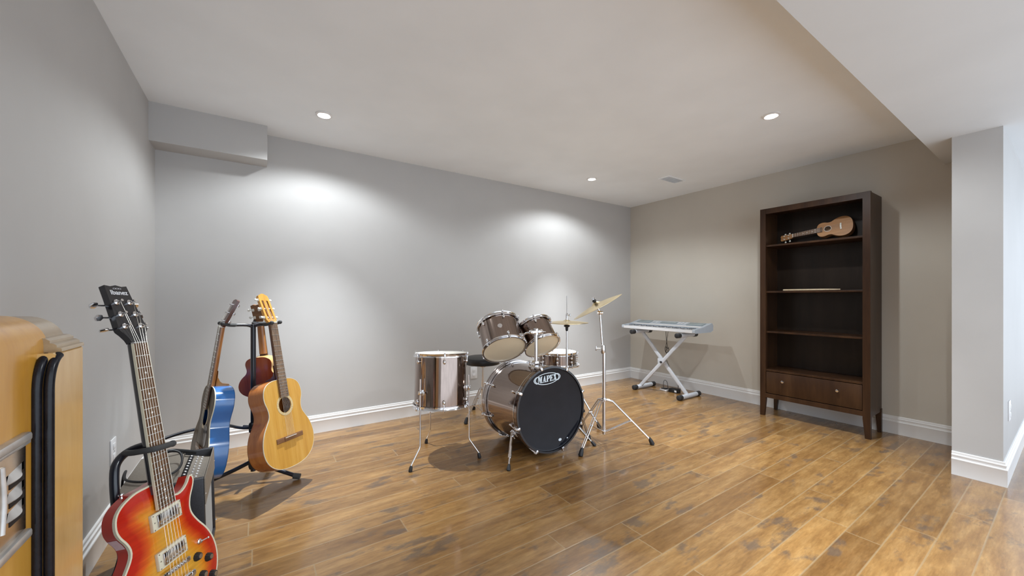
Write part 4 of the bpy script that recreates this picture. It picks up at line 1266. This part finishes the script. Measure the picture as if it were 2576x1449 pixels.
def tripod(root, top_z, hub_z, brace_z, feet, pole, pr=.0095, foot_m=None, cen=V((0, 0, 0)), lr=.0055, big=True):
    """double-braced chrome tripod, feet in local xy"""
    bm = NB(); tube(bm, [V((0, 0, brace_z - .02)), V((0, 0, pole))], pr, 16); link('tube', bm, M['chrome'], root)
    bm = NB(); lathe(bm, [(.018, hub_z - .012), (.020, hub_z), (.018, hub_z + .014)], 18); tube(bm, [(-.012, -.012, hub_z + .008), (-.034, -.030, hub_z + .008)], .0035, 8); box(bm, (-.040, -.036, hub_z), (-.032, -.026, hub_z + .018), bev=.002); link('collar', bm, M['chrome'], root)
    bm = NB(); lathe(bm, [(.014, brace_z - .012), (.015, brace_z), (.014, brace_z + .012)], 18); link('lower_bracket', bm, M['chrome'], root)
    for fx, fy in feet:
        f = V((fx, fy, 0)); d = f.normalized(); q = V((-d.y, d.x, 0)); Lf = f.length
        bm = NB()
        for s in (-1, 1):
            o = q * (s * .010)
            tube(bm, [d * .018 + o + V((0, 0, hub_z)), d * (Lf * .18) + o + V((0, 0, hub_z - .010)), d * (Lf * .93) + o * .55 + V((0, 0, .042))], lr, 8, flat=.5)
        lg = link('leg', bm, M['chrome'], root)
        bm = NB()
        mid = d * (Lf * .55) + V((0, 0, hub_z * .52 + .005))
        for s in (-1, 1):
            o = q * (s * .008)
            tube(bm, [d * .012 + o + V((0, 0, brace_z)), mid + o], .0042, 8, flat=.5)
        lathe(bm, [(.006, -.014), (.006, .014)], 8, frame(mid, d, V((0, 0, 1)).cross(d) * -1 if False else d.cross(q), q))
        link('brace', bm, M['chrome'], lg)
        bm = NB()
        ax = (d * (-.62 * Lf) + V((0, 0, hub_z * .8))).normalized()
        lathe(bm, [(.015, .0), (.0165, .006), (.015, .028), (.009, .055)], 14, zframe(f + V((0, 0, .002)), ax.lerp(V((0, 0, 1)), .35), (1, 0, 0)))
        link('rubber_foot', bm, M['rubber'], lg)

# snare stand
SS = thing('snare_stand', 'chrome tripod stand under the snare drum', 'drum stand', T(2.330, 2.720, 0))
tripod(SS, .4, .26, .07, [(.24, -.10), (-.05, .26), (-.22, -.12)], .40)
for k in range(3):
    a = radians(80 + 120 * k); d = V((cos(a), sin(a), 0))
    bm = NB(); tube(bm, [V((0, 0, .395)), d * .10 + V((0, 0, .425)), d * .192 + V((0, 0, .442)), d * .196 + V((0, 0, .470))], .0055, 8, sub=3); link('basket_arm', bm, M['chrome'], SS)

def cymbal_bm(R, bow=.022, bell=.020, n=64):
    bm = NB()
    pr = []
    for k in range(0, 13):
        r = .006 + (R - .006) * k / 12
        if r < R * .17: z = bow + bell * cos(min(1, r / (R * .17)) * pi / 2) ** .8
        else: z = bow * (1 - ((r - R * .17) / (R * .83)) ** 1.5)
        pr.append((r, z))
    sec = pr + [(r, z - .0012) for r, z in reversed(pr)]
    ringlathe(bm, sec, n)
    return bm

# hi-hat
HH = V((2.163, 2.403, 0))
HS = thing('hi_hat_stand', 'chrome hi-hat stand with thin upright rod between the bass drum and crash stand', 'cymbal stand', T(HH.x, HH.y, 0))
fa, fb_ = (2.096 - HH.x, 2.079 - HH.y), (2.352 - HH.x, 2.214 - HH.y)
tripod(HS, .8, .40, .075, [fa, fb_, (-.10, .26)], .66)
bm = NB(); tube(bm, [(0, 0, .62), (0, 0, .822)], .0072, 14); link('upper_tube', bm, M['chrome'], HS)
bm = NB(); tube(bm, [(0, 0, .82), (0, 0, 1.095)], .0030, 10); link('rod', bm, M['steel'], HS)
bm = NB(); lathe(bm, [(.008, .800), (.012, .815), (.012, .830), (.024, .838), (.026, .846), (.018, .850)], 20); link('cymbal_seat', bm, M['rubber'], HS)
bm = NB(); lathe(bm, [(.012, .892), (.012, .905)], 16); lathe(bm, [(.009, .905), (.009, .945), (.005, .950)], 14); tube(bm, [(0, 0, .932), (.022, -.01, .932)], .003, 8); box(bm, (.020, -.018, .922), (.027, -.004, .944), bev=.002); link('clutch', bm, M['chrome'], HS)
HC = thing('hi_hat_cymbals', 'pair of bronze hi-hat cymbals lying level beside the smaller tom', 'cymbal', T(HH.x, HH.y, .8695))
link('top_cymbal', cymbal_bm(.178, .014, .012), M['brass'], HC, T(0, 0, .0015))
bmx = cymbal_bm(.178, .014, .006)
link('bottom_cymbal', bmx, M['brass'], HC, Matrix.Scale(-1, 4, (0, 0, 1)) @ T(0, 0, .0015))

# crash stand
CS = V((2.166, 1.994, 0))
CR = thing('cymbal_stand', 'tall chrome cymbal stand with double-braced tripod at the right of the bass drum', 'cymbal stand', T(CS.x, CS.y, 0))
tripod(CR, .96, .315, .078, [(1.832 - CS.x, 1.898 - CS.y), (2.416 - CS.x, 1.752 - CS.y), (.084, .336)], .70, pr=.0125, lr=.0065)
ra = V((.8308, -.5565, 0)); fa_ = V((.5565, .8308, 0))
pt = ra * -.030 + V((0, 0, .960))
pm = ra * -.012 + V((0, 0, .700))
bm = NB(); tube(bm, [V((0, 0, .66)), pm, pt], .0085, 14); link('upper_tube', bm, M['chrome'], CR)
bm = NB(); lathe(bm, [(.013, -.04), (.017, -.03), (.017, .02), (.014, .026)], 18, T(pm.x * .6, pm.y * .6, .70))
tube(bm, [pm * 1 + ra * -.0, pm + ra * -.045 + V((0, 0, .0))], .0035, 8); box(bm, (-.004, -.004, -.018), (.004, .004, .018), T(*(pm + ra * -.047)), bev=.002)
link('height_clamp', bm, M['chrome'], CR)
# tilted crash cymbal
cn = (ra * -.468 + fa_ * .06 + V((0, 0, .862))).normalized()
cc = ra * (-.052) + V((0, 0, 1.018))
bm = NB()
ball(bm, pt + V((0, 0, .006)), .0165)
lathe(bm, [(.012, -.020), (.012, .020)], 20, frame(pt + V((0, 0, .006)), fa_, V((0, 0, 1)), ra))
tube(bm, [pt + V((0, 0, .008)), pt + ra * -.012 + V((0, 0, .035)), cc - cn * .004], .0065, 12, sub=3)
tube(bm, [cc - cn * .01, cc + cn * .065], .0035, 8)
link('tilter', bm, M['chrome'], CR)
bm = NB(); lathe(bm, [(.014, .036), (.016, .042), (.012, .052)], 16, zframe(cc, cn)); link('felt_washer', bm, M['rubber'], CR)
bm = NB(); lathe(bm, [(.006, .052), (.006, .060)], 12, zframe(cc, cn)); box(bm, (-.014, -.002, .056), (-.004, .002, .070), zframe(cc, cn), bev=.001); box(bm, (.004, -.002, .056), (.014, .002, .070), zframe(cc, cn), bev=.001); link('wing_nut', bm, M['chrome'], CR)
CY = thing('crash_cymbal', 'large bronze crash cymbal tilted steeply on the tall stand', 'cymbal', T(CS.x, CS.y, 0) @ zframe(cc - cn * .008, cn))
link('disc', cymbal_bm(.200, .024, .020, 80), M['brass'], CY)

# drum throne
TH = V((1.70, 3.017, 0))
DT = thing('drum_stool', 'round black padded drum stool behind the floor tom', 'stool', T(TH.x, TH.y, 0))
bm = NB(); lathe(bm, [(.150, .482), (.160, .486), (.165, .500), (.165, .525), (.158, .540), (.140, .546), (0, .549)], 48); link('seat', bm, plain('black_vinyl_seat', (.014, .014, .015), .38), DT)
bm = NB(); lathe(bm, [(.030, .455), (.034, .465), (.034, .482)], 18); tube(bm, [(0, 0, .30), (0, 0, .47)], .0105, 14); link('seat_post', bm, M['chrome'], DT)
tripod(DT, .3, .26, .06, [(1.483 - TH.x, 2.927 - TH.y), (1.744 - TH.x, 3.268 - TH.y), (.20, -.145)], .34, pr=.0135)

# ================================================================== KEYBOARD
KM = frame((3.690, 3.112, .712), (0, -1, 0), (1, 0, 0), (0, 0, 1))
KB = thing('electronic_keyboard', 'silver electronic keyboard with white keys on the X stand', 'keyboard', KM)
LK, DK = .930, .345
def yz_prism(bm, prof, x0, x1):
    prism(bm, prof, x0, x1, Matrix(((0, 0, 1, 0), (1, 0, 0, 0), (0, 1, 0, 0), (0, 0, 0, 1))))
bm = NB()
# case: low front tray, raised back
yz_prism(bm, [(.012, 0), (.30, 0), (.345, .018), (.345, .070), (.325, .092), (.150, .052), (.150, .030), (.018, .026), (.0, .020)], .028, LK - .028)
link('case', bm, M['kb_body'], KB, smooth=0)
for x0 in (0, LK - .028):
    bm = NB(); yz_prism(bm, [(.010, 0), (.30, 0), (.348, .018), (.352, .070), (.328, .096), (.150, .056), (.010, .040), (0, .034), (0, .010)], x0, x0 + .028); link('end_cheek', bm, M['kb_body'], KB, smooth=0)
bm = NB(); yz_prism(bm, [(0, .006), (.010, .004), (.010, .030), (.004, .036), (0, .034)], .0285, LK - .0285); link('front_rail', bm, M['kb_white'], KB, smooth=0)
bm = NB(); box(bm, (.0285, .0102, .024), (LK - .0285, .0165, .0392)); link('key_gap_shade_strip', bm, M['black'], KB, smooth=0)  # black strip painting the shaded gap between front rail and keys
bm = NB(); yz_prism(bm, [(.150, .050), (.196, .0625), (.196, .0635), (.150, .0525)], .028, LK - .028); link('white_panel', bm, M['kb_white'], KB, smooth=0)
bm = NB(); P_ = T(0, .262, .0795) @ Matrix.Rotation(radians(12.8), 4, 'X')
box(bm, (.36, -.028, 0), (.56, .028, .002), P_); link('display', bm, M['screen'], KB, smooth=0)
for x0 in (.05, LK - .23):
    bm = NB(); box(bm, (x0, -.050, 0), (x0 + .18, .045, .0025), P_, bev=.001); sp = link('speaker_grille', bm, M['screen'], KB)
bm = NB()
for g in ((.25, 3), (.30, 3), (.58, 4), (.62, 4), (.66, 4)):
    for k in range(g[1]): box(bm, (g[0], -.030 + k * .018, 0), (g[0] + .022, -.020 + k * .018, .004), P_, bev=.001)
link('buttons', bm, M['kb_white'], KB)
nwk = 36; kw = (LK - .060) / nwk
wm = None
for i in range(nwk):
    x = .030 + i * kw
    if wm is None:
        bm = NB(); box(bm, (.0005, .018, .0262), (kw - .0005, .148, .0385), bev=.0008, seg=1); o = link('white_key', bm, M['kb_white'], KB, smooth=0); wm = o.data
    else:
        o = bpy.data.objects.new('white_key', wm); COL.objects.link(o); o.parent = KB
    o.location = (x, 0, 0)
bk = None
for i in range(nwk - 1):
    if i % 7 in (2, 6): continue
    x = .030 + (i + 1) * kw
    if bk is None:
        bm = NB(); box(bm, (-.0058, .072, .0382), (.0058, .147, .0435), bev=.0010, seg=1); o = link('black_key', bm, M['black'], KB, smooth=0); bk = o.data
    else:
        o = bpy.data.objects.new('black_key', bk); COL.objects.link(o); o.parent = KB
    o.location = (x, 0, 0)

KS = thing('keyboard_stand', 'light grey X-shaped keyboard stand with black end caps', 'keyboard stand', T(0, 0, 0))
def capbar(y, z, x0, x1, r=.0235, name='foot_bar'):
    bm = NB(); tube(bm, [(x0, y, z), (x1, y, z)], r, 20); b = link(name, bm, M['kb_stand'], KS)
    for xa, xb in ((x0 - .030, x0 + .028), (x1 - .028, x1 + .030)):
        bm = NB(); tube(bm, [(xa, y, z), (xa + .004, y, z), (xb - .004, y, z), (xb, y, z)], [r * .92, r * 1.14, r * 1.14, r * 1.08], 20); link('end_cap', bm, M['rubber'], b)
capbar(2.922, .027, 3.70, 4.03)
capbar(2.350, .027, 3.70, 4.03)
capbar(2.922, .682, 3.66, 3.96, name='support_bar')
capbar(2.345, .682, 3.66, 3.96, name='support_bar')
def strap(y0, z0, y1, z1, x, name):
    bm = NB(); a = V((x, y0, z0)); b = V((x, y1, z1)); d = b - a; L = d.length
    m = frame(a, (1, 0, 0), d.normalized().cross(V((1, 0, 0))) * -1 if False else V((1, 0, 0)).cross(d.normalized()) * -1, d.normalized())
    box(bm, (-.010, -.019, 0), (.010, .019, L), m, bev=.004); link(name, bm, M['kb_stand'], KS)
strap(2.922, .035, 2.345, .670, 3.795, 'cross_leg')
strap(2.350, .035, 2.922, .670, 3.835, 'cross_leg')
bm = NB(); tube(bm, [(3.772, 2.634, .355), (3.862, 2.634, .355)], .012, 14); link('pivot_bolt', bm, M['rubber'], KS)
bm = NB(); box(bm, (3.812, 2.60, .33), (3.820, 2.70, .39), bev=.003); link('pivot_plate', bm, M['kb_stand'], KS)

bm = NB(); box(bm, (3.905, 2.655, 0), (3.975, 2.735, .022), bev=.006)
box(bm, (3.915, 2.665, .021), (3.962, 2.725, .036), T(0, 0, 0), bev=.004)
SP = thing('sustain_pedal', 'small white and black foot pedal on the floor under the keyboard', 'pedal', T(3.94, 2.695, 0))
bm.free(); bm = NB(); box(bm, (-.035, -.045, 0), (.035, .045, .022), bev=.006); link('base', bm, M['kb_white'], SP)
bm = NB(); box(bm, (-.030, -.032, .016), (.020, .030, .034), bev=.005); link('treadle', bm, M['black'], SP)
AD = thing('power_adapter', 'black power adapter on the floor beside the small foot pedal', 'adapter', T(3.965, 2.585, 0))
bm = NB(); box(bm, (-.035, -.055, 0), (.035, .055, .042), bev=.006); link('housing', bm, M['black_matte'], AD)
bm = NB(); box(bm, (-.0365, -.045, .010), (-.0345, -.02, .03)); link('rating_plate', bm, M['decal'], AD, smooth=0)
bm = NB()
tube(bm, [(3.86, 2.625, .712), (3.862, 2.62, .60), (3.865, 2.610, .52), (3.87, 2.632, .46), (3.872, 2.600, .41), (3.868, 2.635, .36), (3.88, 2.60, .25), (3.93, 2.53, .12), (3.955, 2.535, .05), (3.965, 2.540, .03)], .0030, 8, sub=6)
tube(bm, [(3.86, 2.595, .712), (3.864, 2.615, .60), (3.868, 2.628, .52), (3.87, 2.605, .46), (3.876, 2.640, .41), (3.868, 2.61, .35), (3.89, 2.56, .22), (3.935, 2.50, .10), (3.96, 2.52, .03)], .0026, 8, sub=6)
tube(bm, [(3.87, 2.60, .50), (3.874, 2.64, .52), (3.878, 2.64, .46), (3.874, 2.60, .47), (3.87, 2.60, .52)], .0034, 8, sub=5)
tag(link('cable', bm, M['cable']), 'thin black cables hanging from the keyboard through the X stand', 'cable')
bm = NB(); tube(bm, [(3.94, 2.71, .034), (3.945, 2.715, .09), (3.95, 2.70, .12), (3.955, 2.675, .10), (3.96, 2.665, .03), (3.965, 2.645, .012)], .0028, 8, sub=6)
tag(link('cable', bm, M['cable']), 'short black cable looping up from the small foot pedal', 'cable')

# ================================================================== BOOKCASE
# local: x depth (0 front .. .31 back), y width, z up
BXF, BY0, BY1 = 3.872, .892, 1.656
BK = thing('bookcase', 'tall dark espresso wooden bookcase with one bottom drawer', 'bookcase', T(BXF, BY0, 0))
W = BY1 - BY0; D = .310; H_ = 1.892; ST = .046
def leg(y0, y1, x0, x1, inner, full):
    bm = NB()
    ztap = .150
    # tapered foot and straight stile
    yt0, yt1 = (y0, y1 - .014) if inner > 0 else (y0 + .014, y1)
    vs0 = [(x0, yt0), (x1, yt0), (x1, yt1), (x0, yt1)]; vs1 = [(x0, y0), (x1, y0), (x1, y1), (x0, y1)]
    rr = [[bm.verts.new((p[0], p[1], z)) for p in q] for z, q in ((0, vs0), (ztap, vs1), (full, vs1))]
    for a, b in zip(rr, rr[1:]):
        for i in range(4): j = (i + 1) % 4; bm.faces.new((a[i], a[j], b[j], b[i]))
    bm.faces.new(rr[-1]); bm.faces.new(list(reversed(rr[0])))
    link('leg', bm, M['espresso'], BK, smooth=0)
leg(0, ST, 0, .032, 1, H_); leg(W - ST, W, 0, .032, -1, H_)
leg(0, ST * .8, D - .030, D, 1, .19); leg(W - ST * .8, W, D - .030, D, -1, .19)
for y0 in (0.004, W - .024):
    bm = NB(); box(bm, (.032, y0, .165), (D, y0 + .020, H_ - .002), bev=.001); link('side_panel', bm, M['espresso'], BK, smooth=0)
bm = NB(); box(bm, (.002, ST, H_ - .048), (.026, W - ST, H_)); link('top_rail', bm, M['espresso'], BK, smooth=0)
bm = NB(); box(bm, (.026, .024, H_ - .020), (D, W - .024, H_ - .002)); link('top_panel', bm, M['espresso'], BK, smooth=0)
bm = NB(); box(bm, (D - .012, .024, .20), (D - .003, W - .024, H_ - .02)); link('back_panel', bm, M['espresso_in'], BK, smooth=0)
for z in (1.560, 1.140, .775):
    bm = NB(); box(bm, (.012, .024, z - .016), (D - .012, W - .024, z), bev=.0015); link('shelf', bm, M['espresso'], BK, smooth=0)
bm = NB(); box(bm, (.008, .024, .410), (D - .012, W - .024, .428), bev=.0015); link('shelf', bm, M['espresso'], BK, smooth=0)
bm = NB(); box(bm, (.003, ST + .003, .212), (.024, W - ST - .003, .406), bev=.002); dr = link('drawer', bm, M['espresso'], BK)
for y in (ST + .150, W - ST - .140):
    bm = NB(); lathe(bm, [(.006, 0), (.005, .010), (.011, .016), (.013, .021), (.010, .026), (0, .028)], 18, frame((.003, y, .335), (0, 1, 0), (0, 0, 1), (-1, 0, 0))); link('knob', bm, M['chrome'], dr)
bm = NB(); box(bm, (.001, ST, .168), (.026, W - ST, .207), bev=.001); link('bottom_rail', bm, M['espresso'], BK, smooth=0)
bm = NB(); box(bm, (.026, .024, .195), (D - .012, W - .024, .207)); link('bottom_panel', bm, M['espresso'], BK, smooth=0)

DS = thing('drumstick', 'pale wooden drumstick lying on the second shelf of the bookcase', 'drumstick', frame((3.945, 1.500, 1.1475), (1, 0, 0), (0, -.999, .0), (0, 0, -1)) if False else T(3.945, 1.500, 1.1475) @ Matrix.Rotation(radians(90), 4, 'X'))
bm = NB(); lathe(bm, [(0, 0), (.0066, .003), (.0072, .012), (.0072, .30), (.0050, .385), (.0035, .398)], 16); link('shaft', bm, M['stick'], DS)
bm = NB(); vs = ball(bm, (0, 0, .402), .0050, 1, 1, 1.5); link('tip', bm, M['stick'], DS)
